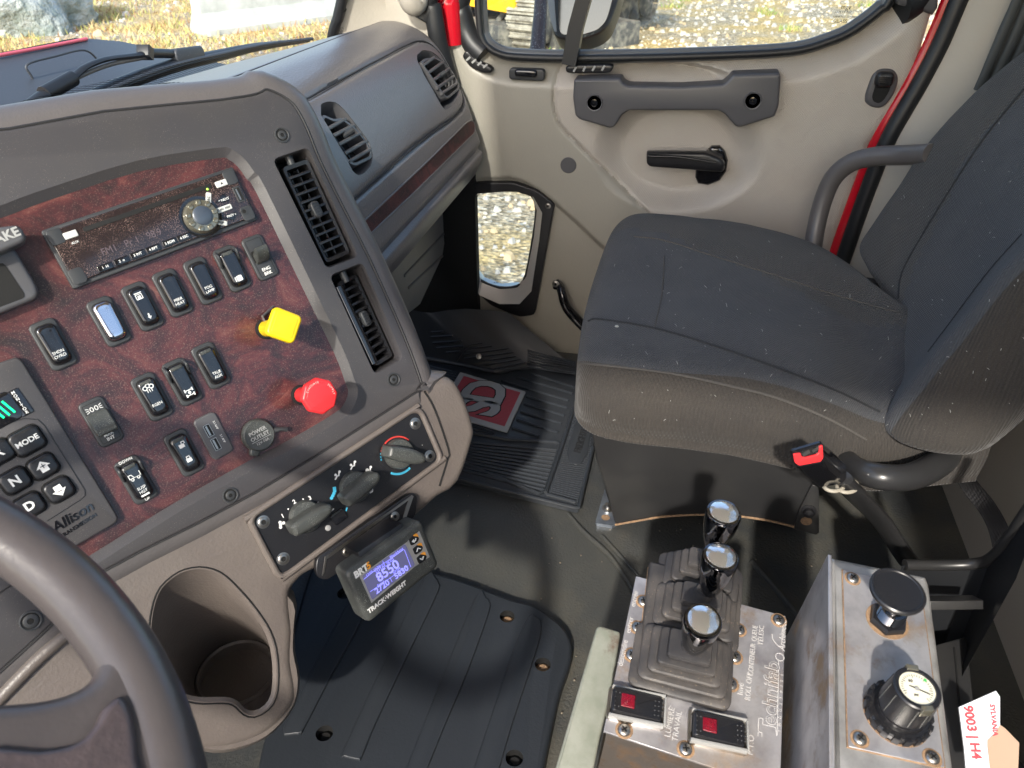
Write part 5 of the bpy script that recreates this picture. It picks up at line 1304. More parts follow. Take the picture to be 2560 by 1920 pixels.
SB = [bst(.425, .80, .45, 0, .085), bst(.430, .95, .80, 0, .07), bst(.448, 1.0, .97, 0, .055), bst(.50, 1.0, 1, 0, .025), bst(.58, 1, 1), bst(.68, 1.0, 1), bst(.78, .99, 1, 0, 0), bst(.88, .97, 1, 0, -.01), bst(.97, .95, .95, 0, -.02), bst(1.03, .88, .8), bst(1.05, .6, .4)]
bx = [(.44, .99), (.5, 1.03), (.55, 1.07), (.65, 1.12), (.8, 1.14), (1.1, 1.14)]
def mf2(c, k):
    if k < 3.5 or k > 14.5: return m_fabside
    if c.x > interp(bx, c.z) : return m_fabtop
    return m_fab
bk_, bvb = loftseat(SB, 6, 6, mf2, 'backrest', seat, lambda p: p+Vector((0, nz_(p), 0)))
g = B()
seamline(g, bvb, [(2560, 222), (2460, 345), (2371, 480), (2310, 580), (2267, 654), (2250, 700), (2246, 745)], .0013, m_seam)
seamline(g, bvb, [(2555, 585), (2470, 680), (2380, 800), (2320, 880)], .001, m_seam)
g.build('backrest_seams', bk_)
# pedestal
PX = .925
pf = Fr((PX, 0, 0), (-.06, -1, 0), (0, 0, 1))
def pp(L): return pf.pts(L)
g = B(); pl = pp([(1478, 1075), (1478, 1062), (1506, 1038), (1560, 1040), (1700, 1080), (1920, 1140), (2030, 1160), (2044, 1212), (2036, 1327), (2010, 1322), (1970, 1312), (1920, 1301), (1830, 1288), (1740, 1286), (1656, 1291), (1600, 1300), (1545, 1312), (1536, 1308), (1514, 1224), (1490, 1150)])
g.slab(pf, pl, -.30, 0, m_body, bev=.003); pd = g.build('pedestal', seat)
g = B(); f2 = pf.off(.003); g.slab(f2, roundpoly(f2.pts([(1506, 1040), (1520, 1030), (1600, 1072), (1640, 1085), (1636, 1095), (1622, 1101), (1600, 1100), (1540, 1087), (1510, 1078)]), .004, 3), 0, .004, M('dusty_grey_bracket', (.08, .075, .07), .5, metal=.3), bev=.002); g.build('hinge_bracket', pd)
g = B(); a, b_ = pf.l(1520, 1077, .01); f3 = pf.sub(a, b_, .006); g.lathe(f3, [(.0115, 0), (.0115, .002), (.009, .003), (.0088, .012), (.0075, .014), (.004, .0145)], m_steel, seg=24); g.lathe(f3, [(.003, .0147), (.0001, .0142)], m_hole, seg=12, cap0=False, cap1=False); g.build('pivot_bolt', pd)
FL = zplane(.106)
g = B(); g.slab(FL, FL.pts([(1512, 1222), (1489, 1303), (1492, 1308), (1530, 1314), (1540, 1310)]), -.006, 0, M('bluish_zinc_steel', (.35, .4, .47), .35, metal=.8, var=[((.2, .22, .26), 30, .4, .65)])); fo = g.build('foot_plate', pd)
for px, py in ((1519, 1272),):
    g = B(); a, b_ = FL.l(px, py); g.lathe(FL, [(.010, 0), (.010, .002), (.006, .003), (.006, .009), (.003, .0095)], m_steel, a, b_, 16); g.build('foot_bolt', fo)
g = B(); a, b_ = FL.l(1514, 1294); g.lathe(FL, [(.007, .0004), (.0001, .0004)], m_rust, a, b_, 16, cap0=False, cap1=False); g.build('bolt_hole', fo)
g = B(); g.slab(pf.off(.0), pp([(2030, 1205), (2046, 1212), (2047, 1325), (2040, 1331), (1985, 1316), (1998, 1268)]), 0, .006, m_body, bev=.001); fb = g.build('rear_foot', pd)
for px, py, m_ in ((2022, 1277, m_black), (2016, 1302, m_rust)):
    g = B(); a, b_ = pf.l(px, py, .006); f3 = pf.sub(a, b_, .006); g.lathe(f3, [(.011, 0), (.011, .001), (.007, .002), (.007, .008), (.003, .009)] if m_ is m_black else [(.008, 0), (.008, .0008), (.0001, .0008)], m_, seg=18); g.build('foot_bolt', fb)
g = B(); g.tube([pf.P(*pf.l(*p), .001) for p in [(1538, 1311), (1600, 1300), (1656, 1291), (1740, 1286), (1830, 1288), (1920, 1300), (1985, 1316)]], .0018, m_rust, seg=6); g.build('rust_edge', pd)
# side frame tube and far grab rail
g = B(); dd = .80
g.tube([at(2115, 1150, d=.90), at(2140, 1172, d=.87), at(2190, 1190, d=.84), at(2255, 1195, d=.84), at(2310, 1180, d=.86), at(2355, 1150, d=.89), at(2375, 1120, d=.93)], [.013, .014, .0145, .015, .0155, .016, .016], m_tubeblack, seg=20); g.build('side_frame_tube', seat)
g = B(); g.slab(pf.off(.10), pf.off(.10).pts([(2130, 1150), (2200, 1140), (2222, 1160), (2215, 1178), (2140, 1176)]), -.01, 0, m_rust, bev=.003); g.build('rusty_bracket', seat)
rail = B(); m_rail = M('brown_grey_tube', (.1, .092, .09), .38, bump=(300, .1, .0005))
rail.tube([at(2330, 385, x=1.20), at(2262, 388, x=1.25), at(2190, 391, x=1.28), at(2130, 406, x=1.30), at(2085, 442, x=1.31), at(2058, 500, x=1.31), at(2040, 570, x=1.30), at(2030, 640, x=1.28)], .0148, m_rail, seg=20); rail.build('grab_rail', seat)
# lint and crumbs lying on the cloth
g = B(); m_lint = M('pale_lint', (.42, .42, .4), .8); random.seed(5)
for _ in range(110):
    if random.random() < .6: px, py, bv = random.uniform(1500, 2240), random.uniform(600, 1060), bvc
    else: px, py, bv = random.uniform(2200, 2560), random.uniform(300, 1080), bvb
    p = hit(bv, px, py, .0006); q_ = hit(bv, px+random.uniform(-7, 7), py+random.uniform(-9, 9), .0008)
    if p is None or q_ is None or (p-q_).length > .02: continue
    if random.random() < .35: q_ = p+Vector((.0009, .0009, .0006))
    g.tube([p, (p+q_)/2+Vector((0, 0, .0006)), q_], random.uniform(.0002, .00033), m_lint, seg=4, smooth=False)
p = hit(bvc, 1542, 816, .001); g.lathe(Fr(p, (1, 0, 0), (0, 1, 0)), [(.0028, 0), (.002, .0012), (.0008, .0015)], m_lint, seg=9)
g.build('lint', seat)['kind'] = 'stuff'
g = B(); random.seed(11); m_crumb = M('dry_dirt_crumb', (.2, .17, .13), .9)
for _ in range(130):
    px, py = random.uniform(620, 2200), random.uniform(1180, 1900)
    p = at(px, py, z=.1015); a = random.uniform(.0006, .0018)
    if p.x > 1.4 or p.y < -.5: continue
    g.lathe(Fr(p, (1, 0, 0), (0, 1, 0)), [(a, 0), (a*.8, a*.8), (a*.2, a)], m_crumb, seg=5)
tag(g.build('grit', None), 'tiny dry crumbs of dirt scattered on the black cab floor', 'dirt', kind='stuff')
# buckle
g = B(); RW = Fr((0, -.553, 0), (1, 0, 0), (0, 0, 1)); g.slab(RW, [(-.6, .1), (1.10, .1), (1.14, .46), (-.6, .46)], -.006, 0, m_floor); g.slab(RW, [(1.10, .1), (1.19, .1), (1.22, .40), (1.14, .46)], -.006, .004, m_body); g.build('lower_back_lining', cab)
bu = thing('seat_belt_buckle', 'black seat belt buckle with red release button on a black stalk', 'belt buckle', tuple(at(2060, 1150, d=.80)))
bf = Fr(at(2018, 1140, d=.77), ray(2080, 1121)-ray(1960, 1152), CU*.93-CF*.35)
fa = bf.pts([(1980, 1127), (1992, 1124), (2052, 1106), (2058, 1112), (2060, 1145), (2052, 1158), (1998, 1167), (1986, 1160)])
nd = (at(2110, 1175, d=.86)-bf.o).normalized()
fl = roundpoly(fa, .002, 3); A_ = [bf.P(a, b_, 0) for a, b_ in fl]; c0 = sum(A_, Vector())/len(A_)
back = [at(2078, 1188, d=.83)+(p-c0)*1.1 for p in A_]
g = B(); g.rings([back, [b_.lerp(a, .5)+(a-c0)*.06 for a, b_ in zip(A_, back)], [a+(a-c0)*.05-bf.n*.003 for a in A_], [a+bf.n*.0 for a in A_]], m_gloss); g.build('buckle_body', bu)
g = B(); g.slab(bf, roundpoly(bf.pts([(1982, 1134), (2000, 1131), (2003, 1140), (2012, 1142), (2040, 1135), (2046, 1130), (2046, 1116), (2055, 1111), (2057, 1143), (2050, 1153), (1997, 1163), (1986, 1156)]), .001, 2), 0, .0018, m_red, bev=.0008); g.build('release_button', bu)
g = B(); g.slab(bf, bf.pts([(2004, 1128), (2046, 1116), (2044, 1130), (2012, 1139), (2005, 1137)]), 0, .0006, m_hole); g.box(bf, *bf.l(2014, 1132), .008, .004, .0004, .0012, m_steel, 0, .3); g.box(bf, *bf.l(2038, 1123), .007, .003, .0004, .0012, m_steel, 0, .3); g.build('latch_slot', bu)
g = B(); sp_ = [at(2098, 1190, d=.84), at(2125, 1222, d=.86), at(2165, 1262, d=.90), at(2205, 1305, d=.94), at(2245, 1365, d=.98), at(2275, 1410, d=1.02)]
g.tube(sp_, .017, m_tubeblack, flat=.5, seg=16, up=(0, .3, 1)); g.build('stalk', bu)
g = B()
for c, r_ in (((2085, 1212), .013), ((2118, 1215), .015)): g.tube([at(c[0]+26*math.cos(t), c[1]+16*math.sin(t), d=.845-.01*math.sin(t)) for t in [k*math.pi/6 for k in range(12)]], .0022, M('cream_plastic_clip', (.35, .32, .26), .4), closed=True, seg=8, n=2)
g.build('clip_rings', bu)

# ================================================================ FLOOR ITEMS
mat_ = thing('floor_mat', 'black ribbed rubber floor mat with red and grey logo plate', 'floor mat', (1.2, .25, .105))
MZ = zplane(.112)
mo = MZ.pts([(1060, 1170), (1135, 1193), (1300, 1233), (1436, 1271), (1446, 1270), (1450, 1260), (1482, 1119), (1540, 880), (1560, 800), (1440, 775), (1330, 830), (1180, 820), (1060, 780)])
mo = [(min(max(a, .8), 1.42), min(b_, .62)) for a, b_ in mo]
inner_toe = MZ.pts([(1080, 905), (1150, 918), (1229, 935), (1280, 928), (1325, 921), (1380, 925), (1443, 935), (1500, 950)])
def mc(x, y): return (1060+x/3.318, 800+y/3.318)
near = MZ.pts([mc(-200, 1190), mc(250, 1310), mc(800, 1450), mc(1255, 1562), mc(1282, 1560), mc(1290, 1530), mc(1400, 1060), mc(1700, -60)])
tl_ = MZ.pts([mc(1270, 440), mc(1100, 415), mc(900, 400), mc(760, 415), mc(620, 440), mc(540, 432), mc(400, 400), mc(130, 350), mc(-150, 300)])
mp_ = near+tl_
g = B(); g.slab(MZ, ccw(mp_), -.010, .0, m_mat, bev=.002); g.tube([MZ.P(*p, .001) for p in near[:6]]+[MZ.P(*near[6], .001)], .0035, m_mat, smooth=False, seg=8)
for L in ([mc(280, 1180), mc(960, 1450), mc(1010, 1420), mc(1130, 1040), mc(1090, 1020), mc(700, 1000), mc(380, 940)], [mc(1010, 1440), mc(1150, 1040), mc(1240, 740), mc(1330, 500)], [mc(1020, 1455), mc(1260, 1520)]):
    g.tube([MZ.P(*MZ.l(*p), .002) for p in L], .0035, m_mat, smooth=False, seg=8)
def lerp2(a, b_, t): return (a[0]+(b_[0]-a[0])*t, a[1]+(b_[1]-a[1])*t)
def ribs(p00, p01, p10, p11, n, r):
    for k in range(n):
        t = (k+.5)/n; a = lerp2(p00, p10, t); b_ = lerp2(p01, p11, t); g.tube([MZ.P(*MZ.l(*a), .0012), MZ.P(*MZ.l(*b_), .0012)], r, m_mat, smooth=False, seg=6)
ribs(mc(350, 1010), mc(1110, 1070), mc(270, 1250), mc(1010, 1440), 11, .0034)
ribs(mc(1170, 1060), mc(1390, 1060), mc(1040, 1450), mc(1275, 1520), 26, .0019)
ribs(mc(1290, 640), mc(1420, 700), mc(1190, 1000), mc(1380, 1050), 18, .0019)
for a, b_ in (((640, 510), (1200, 675)), ((770, 480), (1230, 615)), ((890, 450), (1250, 565)), ((850, 640), (1190, 735)), ((830, 700), (1165, 800)), ((800, 765), (1140, 865)), ((770, 830), (1110, 940)), ((730, 900), (950, 970)), ((370, 870), (580, 940)), ((360, 900), (560, 955))):
    g.tube([MZ.P(*MZ.l(*mc(*a)), .0015), MZ.P(*MZ.l(*mc(*b_)), .0015)], .0028, m_mat, smooth=False, seg=6)
for k in range(6):
    a, b_ = mc(20, 380+k*16), mc(270, 440+k*22); g.tube([MZ.P(*MZ.l(*a), .001), MZ.P(*MZ.l(*b_), .001)], .002, m_mat, smooth=False, seg=6)
g.build('mat_body', mat_)
# toe board section rising to the firewall
te = [MZ.P(*p, 0) for p in tl_[::-1]]
ups = []
for i, p in enumerate(te): ups.append(p+Vector((.05, .16, .10)))
for u_ in ups: u_.x = min(u_.x, 1.432)
midr = [(a+b_)/2+Vector((0, 0, .004)) for a, b_ in zip(te, ups)]
_v = [p+Vector((0, 0, .010)) for p in te]+midr+ups; _n = len(te)
tbv = BVHTree.FromPolygons([tuple(v) for v in _v], [[r_*_n+k, r_*_n+k+1, (r_+1)*_n+k+1, (r_+1)*_n+k] for r_ in (0, 1) for k in range(_n-1)])
g = B(); g.rings([[p+Vector((0, 0, .010)) for p in te], midr, ups], m_mat, False, False, False)
g.tube([p+Vector((0, 0, .004)) for p in te], .006, m_mat, seg=10); g.build('toe_section', mat_)
g = B()
tf = Fr((te[3]+te[4])/2+Vector((0, 0, .014)), (te[5]-te[2]), (ups[4]-te[4]))
def tz(x, y):
    p = hit(tbv, *mc(x, y), .001)
    return p if p is not None else tf.P(*tf.l(*mc(x, y)), .0)
for a, b_ in (((105, 232), (330, 215)), ((185, 270), (300, 258)), ((75, 190), (315, 172)), ((60, 140), (240, 130)), ((360, 238), (560, 215)), ((330, 285), (700, 235)), ((335, 320), (740, 268)), ((415, 350), (760, 300)), ((490, 378), (800, 325)), ((580, 402), (840, 350)), ((60, 100), (160, 95))):
    g.tube([tz(a[0]+(b_[0]-a[0])*k/5, a[1]+(b_[1]-a[1])*k/5) for k in range(6)], .0024, m_mat, smooth=False, seg=6)
g.tube([tz(265, 340), tz(330, 250), tz(380, 210), tz(480, 190)], .0025, m_mat, seg=6)
for k in range(7):
    g.tube([tz(860, 250+k*22), tz(1000, 290+k*20), tz(1260, 350+k*16)], .0022, m_mat, seg=6)
g.build('toe_ribs', mat_)
g = B(); g.lathe(Fr(tz(455, 302), tf.u, tf.v), [(.006, 0), (.006, .002), (.003, .003)], m_steel, seg=14); g.build('mat_screw', mat_)
LG = MZ.off(.0015)
g = B(); lp_ = LG.pts([mc(300, 440), mc(845, 602), mc(690, 938), mc(100, 770)]); g.slab(LG, roundpoly(lp_, .003, 2), 0, .003, m_matgrey, bev=.001); lg = g.build('logo_plate', mat_)
g = B(); ip = LG.pts([mc(330, 475), mc(800, 612), mc(668, 893), mc(170, 745)]); g.slab(LG, ip, .0028, .0034, m_matred); g.build('red_field', lg)
g = B(); org = LG.l(*mc(480, 655)); ux = LG.l(*mc(720, 650)); 
ea = Vector(LG.l(*mc(700, 920)))-Vector(LG.l(*mc(850, 600))); ea.normalize(); angm = math.atan2(-ea.y, -ea.x)
cD = LG.l(*mc(520, 610)); cS = LG.l(*mc(465, 735))
ang_l = angm
for t, c in (('D', cD), ('S', cS)):
    for mt, of, hh_ in ((m_seam, .055, .0036), (m_matgrey, .034, .0040)):
        g.text(LG, t, c[0], c[1], .118, mt, ang=ang_l, h=hh_, bold=of, sx=.95, th=.0003)
g.build('logo_letters', lg)
g = B(); fp = LG.pts([mc(1330, 745), mc(1410, 745), mc(1425, 765), mc(1400, 900), mc(1370, 1010), mc(1360, 1100), mc(1310, 1195), mc(1260, 1210), mc(1205, 1185), mc(1187, 1120), mc(1210, 1000), mc(1260, 850), mc(1305, 770)]); g.slab(LG, roundpoly(fp, .004, 2), 0, .003, m_mat, bev=.001)
a = LG.l(*mc(1262, 1160)); b_ = LG.l(*mc(1385, 780)); an = math.atan2(b_[1]-a[1], b_[0]-a[0]); c = LG.l(*mc(1320, 965)); g.text(LG, 'FREIGHTLINER', c[0], c[1], .019, m_rub, ang=an, h=.0034, shear=.2, bold=.02, sp=.95, sx=.95, th=.0006); g.build('name_pad', mat_)

cov = thing('engine_cover', 'dark ribbed vinyl engine cover panel on the cab floor', 'engine cover', (.7, .2, .1))
CV = zplane(.118)
cp_ = CV.pts([(800, 1398), (870, 1402), (1000, 1415), (1132, 1443), (1280, 1497), (1338, 1512), (1404, 1561), (1428, 1600), (1428, 1648), (1401, 1729), (1372, 1860), (1345, 2000), (1310, 2200), (700, 2200), (640, 2000), (655, 1860), (690, 1760), (725, 1600), (770, 1440)])
cp_ = ccw([(v.x, v.y) for v in crom([Vector((a, b_, 0)) for a, b_ in cp_], 3, True)])
g = B(); g.slab(CV, cp_, -.018, 0, m_cover, bev=.006); cvb = g.build('cover_panel', cov)
ks_ = []
for px, py in ((861, 1483), (1268, 1541), (811, 1833), (1357, 1661), (1286, 1895)):
    a, b_ = CV.l(px, py); k = B(); k.slab(CV, circle(.0105, a, b_, 24), -.012, .01, m_hole); ks_.append(k)
for k in ks_: cut(cvb, [k])
for px, py in ((861, 1483), (1268, 1541), (811, 1833), (1357, 1661), (1286, 1895)):
    a, b_ = CV.l(px, py); g = B(); g.lathe(CV, [(.0102, -.0115), (.007, -.009), (.006, -.008), (.0001, -.008)], m_rust if px > 1260 and py < 1700 else m_hole, a, b_, 16); g.build('cover_screw', cov)
RV = CV.off(0)
for L in ([(871, 1510), (885, 1508), (900, 1525), (906, 1550), (835, 1680), (760, 1825), (752, 1834), (738, 1836), (709, 1822), (790, 1660)],
          [(1062, 1446), (1090, 1450), (1097, 1462), (1094, 1485), (1020, 1640), (940, 1810), (905, 1895), (895, 1901), (862, 1893), (857, 1880), (950, 1680)],
          [(1190, 1492), (1215, 1497), (1224, 1508), (1222, 1535), (1170, 1680), (1115, 1810), (1062, 1940), (1010, 2060), (970, 2050), (1080, 1760)],
          [(1322, 1545), (1345, 1548), (1353, 1560), (1350, 1600), (1318, 1700), (1280, 1816), (1230, 1980), (1180, 2080), (1140, 2070), (1225, 1800), (1280, 1640)]):
    g = B(); p_ = ccw([(v.x, v.y) for v in crom([Vector((*RV.l(*p), 0)) for p in L], 3, True)]); g.slab(RV, p_, -.001, .0032, m_cover, bev=.0016); g.build('rib', cvb)
# creases and edges of the floor covering
g = B(); F0 = zplane(.101)
def fl_(L, r=.002, m_=m_floor): g.tube([F0.P(*F0.l(*p), 0) for p in L], r, m_, seg=8)
fl_([(1420, 1285), (1460, 1330), (1520, 1385), (1560, 1440), (1590, 1490)], .004); fl_([(1505, 1340), (1560, 1400), (1620, 1470), (1660, 1530)], .003)
fl_([(1880, 1405), (1920, 1450), (1980, 1520), (2040, 1590)], .005); fl_([(1712, 1375), (1740, 1400), (1760, 1430)], .002, m_hole)
struct(g.build('floor_creases'))
# hump of the floor covering between the seats
g = B(); rows = []
for i in range(25):
    t = i/24; x = .50+.62*t; row = []
    for j in range(21):
        s_ = j/20; y = .40-.98*s_ if False else .22-.80*s_
        h = .022*math.sin(math.pi*min(1, max(0, t)))**.8*smooth(min(s_*3, (1-s_)*3, 1)); row.append(Vector((x, y, .0985+h*1.0+.0015*noise.noise(Vector((x*9, y*9, 0))))))
    rows.append(row)
# ================================================================ CONTROL BOXES
BU = camv(10049, -2016, -1897); BV = camv(717, 1684, 1897)
BP = Fr(at(1600, 1750, d=.68), BU, BV)
cb = thing('lever_control_box', 'worn steel control box with three chrome tipped levers and two red lens rockers', 'control box', tuple(BP.P(.05, .05, -.15)))
pc = roundpoly(BP.pts([(1590, 1440), (1964, 1540), (1954, 1930), (1940, 1990), (1509, 1828)]), .003, 3)
corner = BP.pts([(1590, 1440), (1964, 1540), (1950, 1975), (1509, 1828)])
g = B(); g.slab(BP, corner, -.0025, .0, m_alu, bev=.0006); tpl = g.build('top_plate', cb)
g = B(); ins = offset(ccw(corner), -.003); g.slab(BP, ins, -.22, -.0026, m_steeldark); g.build('box_body', cb)
def bscrew(px, py, par, fr=BP, r=.0058, h=.0):
    a, b_ = fr.l(px, py, .002); g = B(); f = fr.sub(a, b_, h, random.uniform(0, 1.5))
    g.lathe(f, [(r*1.35, .0001), (r*1.3, .0003)], m_rust, seg=20); g.lathe(f, [(r, .0003), (r*.95, .0014), (r*.75, .0024), (r*.4, .003), (.0003, .0031)], m_steel, seg=20)
    g.box(f, 0, 0, r*1.0, r*.22, .0028, .0034, m_hole); g.box(f, 0, 0, r*.22, r*1.0, .0028, .0034, m_hole); g.build('screw', par)
for p in ((1609, 1501), (1594, 1566), (1580, 1635), (1848, 1572), (1838, 1640), (1828, 1708), (1561, 1823), (1715, 1871), (1948, 1548)): bscrew(*p, tpl)
g = B(); a, b_ = BP.l(1626, 1459); g.lathe(BP, [(.0035, .0002), (.0035, .0004)], m_hole, a, b_, 16); g.build('empty_hole', tpl)
m_eng = M('engraved_light_line', (.5, .49, .48), .6)
g = B()
ul = BP.l(1585, 1500); dv = BP.l(1554, 1640); an = math.atan2(ul[1]-dv[1], ul[0]-dv[0])
def bt(t, x, y, s, ang=an, sx=1, shear=0, sp=1, bold=-.004, mat=None): a, b_ = BP.l(x, y); g.text(BP, t, a, b_, s, mat or m_eng, ang=ang, h=.00025, sx=sx, shear=shear, sp=sp, bold=bold, th=.0001)
bt('descendre', 1557, 1632, .0078, sx=.85); bt('entrer', 1574, 1562, .0078, sx=.9); bt('entrée', 1586, 1497, .0078, sx=.9)
bt('levé', 1852, 1722, .0075)
bt('ROLL OFF', 1872, 1716, .0072, sx=.85); bt('CONTENEUR', 1880, 1648, .0070, sx=.8); bt('QUEUE', 1887, 1583, .0068, sx=.8); bt('TELESC', 1903, 1588, .0068)
bt('LUMIERE', 1675, 1805, .0072); bt('TRAVAIL', 1693, 1815, .0072); bt('P.T.O', 1877, 1862, .0075)
def outline_text(t, x, y, s, ang, **k): bt(t, x, y, s, ang, **k)
bt('echnifab', 1928, 1730, .0185, sx=1.02, bold=.020); BP = BP.off(.0003); bt('echnifab', 1928, 1730, .0185, sx=1.02, bold=-.006, mat=m_alu); BP = BP.off(-.0003)
for px_ in (1,):
    def q3(x, y): return BP.l(1780+x/3.53, 1450+y/3.53)
    L = [q3(405, 1370), q3(410, 1220), q3(450, 1222), q3(445, 1260), q3(575, 1370), q3(585, 720)]
    g.line(BP, [q3(405, 1375), q3(412, 1218), q3(450, 1222), q3(446, 1275), q3(560, 1300), q3(570, 1375), q3(405, 1375)][:-1], .0007, m_eng, .0003, .0001)
    g.line(BP, [q3(575, 1370), q3(588, 705)], .0007, m_eng, .0003, .0001); g.line(BP, [q3(405, 1340), q3(440, 1345), q3(440, 1380)], .0007, m_eng, .0003, .0001)
    c = q3(598, 680); g.ring(BP, circle(.0042, *c, 20), circle(.0035, *c, 20), .0001, .0004, m_eng)
    g.line(BP, [q3(530, 480), q3(535, 520), q3(570, 570), q3(625, 610)], .0008, m_eng, .0003, .0001)
bt('INDUSTRIES', 1952, 1755, .0036, sp=3.2); bt('Archimède', 1957, 1588, .009, shear=.3, sx=.85)
g.build('engraving', tpl)
# red lens rockers
def brock(px, py):
    a, b_ = BP.l(px, py, .006); f = BP.sub(a, b_, 0, R(4)); W_, H_ = .0475, .026
    g = B(); g.ring(f, rrect(W_+.004, H_+.004, .004), rrect(W_-.001, H_-.001, .003), 0, .0045, m_steel, .0045); g.box(f, 0, -H_/2-.0005, W_, .003, .004, .0095, m_silver, .001); g.box(f, .001, H_/2+.001, W_, .002, .004, .008, m_silver, .0008); g.box(f, W_/2+.001, 0, .002, H_, .004, .008, m_silver, .0008); o = g.build('rocker_switch', cb)
    g = B(); L = rrect(W_-.003, H_-.003, .0025); n1 = []
    for z_, s_ in ((.001, 1), (.009, 1), (.0115, .97), (.0125, .9)):
        n1.append([f.P(x*s_, y*s_, z_-.0035*(x/W_+.5)*(z_ > .005)) for x, y in L])
    g.rings(n1, m_black)
    for sx in (-1, 1):
        for i in range(2 if sx < 0 else 3):
            for j in range(4): g.lathe(f, [(.0007, .0095), (.0007, .0128 if sx < 0 else .0102), (.0003, .0132 if sx < 0 else .0106)], m_bezel, sx*(.0195 if sx < 0 else .0155)+(i*.0032 if sx > 0 else i*.0034 if j in (0, 3) else 0), -.0065+j*.0042, 8)
    g.build('rocker', o)
    g = B(); f2 = f; cx_ = -.0085; g.slab(f2, rrect(.0125, .0125, .001, cx_, .0005), .008, .0122, m_led, bev=.001); g.build('red_lens', o)
brock(1592, 1765); brock(1796, 1826)
# boots and levers
def boot(px, py, w, h, n, levtop, levbase_h, kr=.0195, first=False, tilt=(0, 0)):
    a, b_ = BP.l(px, py); f = BP.sub(a, b_, 0, 0); hb = levbase_h; ta, tb_ = BP.l(levtop[0], levtop[1], levtop[2]); lt = BP.P(ta, tb_, levtop[2])
    ax = (lt-f.P(0, 0, 0)).normalized()
    lv = None
    g = B(); rr = []; z_ = 0
    for i in range(n):
        s_ = 1-.145*i; ww, hh_ = w*s_, h*s_; dz = hb/n; sh = ax*(i*dz/ax.dot(f.n))-f.n*(i*dz)
        z0_ = i*dz
        for (zz, q_) in ((0, .84), (dz*.12, .97), (dz*.3, 1.0), (dz*.75, 1.0), (dz*.93, .95), (dz*.99, .80)):
            L = rrect(ww*q_, hh_*q_, .0085*s_, seg=4); rr.append([f.P(x, y, z0_+zz)+sh for x, y in L])
    g.rings(rr, m_boot); bo = g.build('rubber_boot', cb)
    top = f.P(0, 0, hb)+ax*(hb/ax.dot(f.n))-f.n*hb
    g = B(); g.tube([top-ax*.01, top+ax*.006], [.011, .008], m_boot, smooth=False, seg=16); kb = lt-ax*.044
    g.tube([top, kb], .0052, m_steel, smooth=False, seg=16); lv = g.build('lever', cb)
    kf = Fr(lt, BU, ax.cross(BU)*1.0); 
    if kf.n.dot(ax) < 0: kf = Fr(lt, BU, -ax.cross(BU))
    g = B(); R_ = kr; g.lathe(kf, [(R_*.42, -.050), (R_*.50, -.048), (R_*.72, -.036), (R_*.92, -.020), (R_*1.0, -.008), (R_, -.002), (R_*.99, .0012), (R_*.95, .0022), (R_*.88, .0024)], m_chromedark, seg=40)
    g.build('grip', lv)
    g = B(); g.lathe(kf, [(R_*.90, .0023), (R_*.86, .0018), (R_*.80, .0016)], m_rub, seg=40, cap0=False, cap1=False)
    g.lathe(kf, [(R_*.84, .0015), (R_*.8, .0032), (R_*.55, .0050), (R_*.25, .0058), (.0003, .0060)], m_capsilver, seg=36); g.build('grip_cap', lv)
m_chromedark = M('black_chrome', (.16, .16, .17), .05, metal=1)
m_capsilver = M('silver_cap_under_dome', (.78, .78, .76), .12, metal=.9, bump=(350, .25, .0006), coat=.5)
boot(1745, 1462, .085, .052, 5, (1809, 1284, .108), .043, kr=.0162)
boot(1728, 1550, .090, .056, 5, (1801, 1394, .098), .043, kr=.0162)
boot(1702, 1668, .092, .066, 5, (1757, 1553, .088), .043, kr=.0162)
g = B(); bq = BP.pts([(1620, 1416), (1845, 1475), (1812, 1748), (1592, 1686)]); g.slab(BP, roundpoly(bq, .004, 3), 0, .012, m_boot, bev=.004); g.build('boot_base', cb)
g = B(); g.tube([BP.P(*BP.l(*p), .0004) for p in [(1622, 1420), (1590, 1690), (1815, 1758)]], .0012, m_rust, seg=6, smooth=False); g.build('dirt_line', tpl)

# green angle iron beside the box
gi = B(); GF = BP.off(-.035)
gl = GF.pts([(1491, 1567), (1500, 1562), (1553, 1578), (1530, 1720), (1500, 1845), (1470, 1990), (1368, 1990)])
gi.slab(GF, roundpoly(gl, .003, 2), -.11, 0, m_green, bev=.003)
tag(gi.build('angle_iron', None), 'chipped grey green painted steel angle beside the lever box', 'angle iron')

# pressure control box
pb = thing('pressure_control_box', 'dirty steel box with black push knob and pressure regulator gauge', 'control box', tuple(at(2200, 1800, d=.62)))
Q2 = Fr(at(2200, 1700, d=.60), BU, BV)
fo_ = Q2.pts([(2070, 1388), (2318, 1438), (2326, 1460), (2396, 1990), (2080, 1990)])
g = B(); g.slab(Q2, roundpoly(fo_, [.004, .012, .012, .003, .003], 4), -.26, 0, m_alu2, bev=.006, seg=4); pbb = g.build('box_body', pb)
g = B(); g.slab(Q2, Q2.pts([(2069, 1388), (2079, 1390), (2087, 1990), (2072, 1990)]), -.26, .0015, m_alu, bev=.001); g.build('side_plate', pb)
fp_ = Q2.pts([(2107, 1425), (2296, 1468), (2306, 1510), (2361, 1921), (2120, 1868)], .001)
g = B(); g.slab(Q2, roundpoly(fp_, .0015, 2), 0, .0022, m_alu, bev=.0006); fpl = g.build('front_plate', pb)
g = B(); g.tube([Q2.P(a, b_, .0006) for a, b_ in fp_], .0011, m_rust, closed=True, seg=6, smooth=False); g.build('dirt_line', fpl)
for p in ((2131, 1447), (2149, 1848), (2330, 1895)): bscrew(*p, fpl, Q2, .0052, .0022)
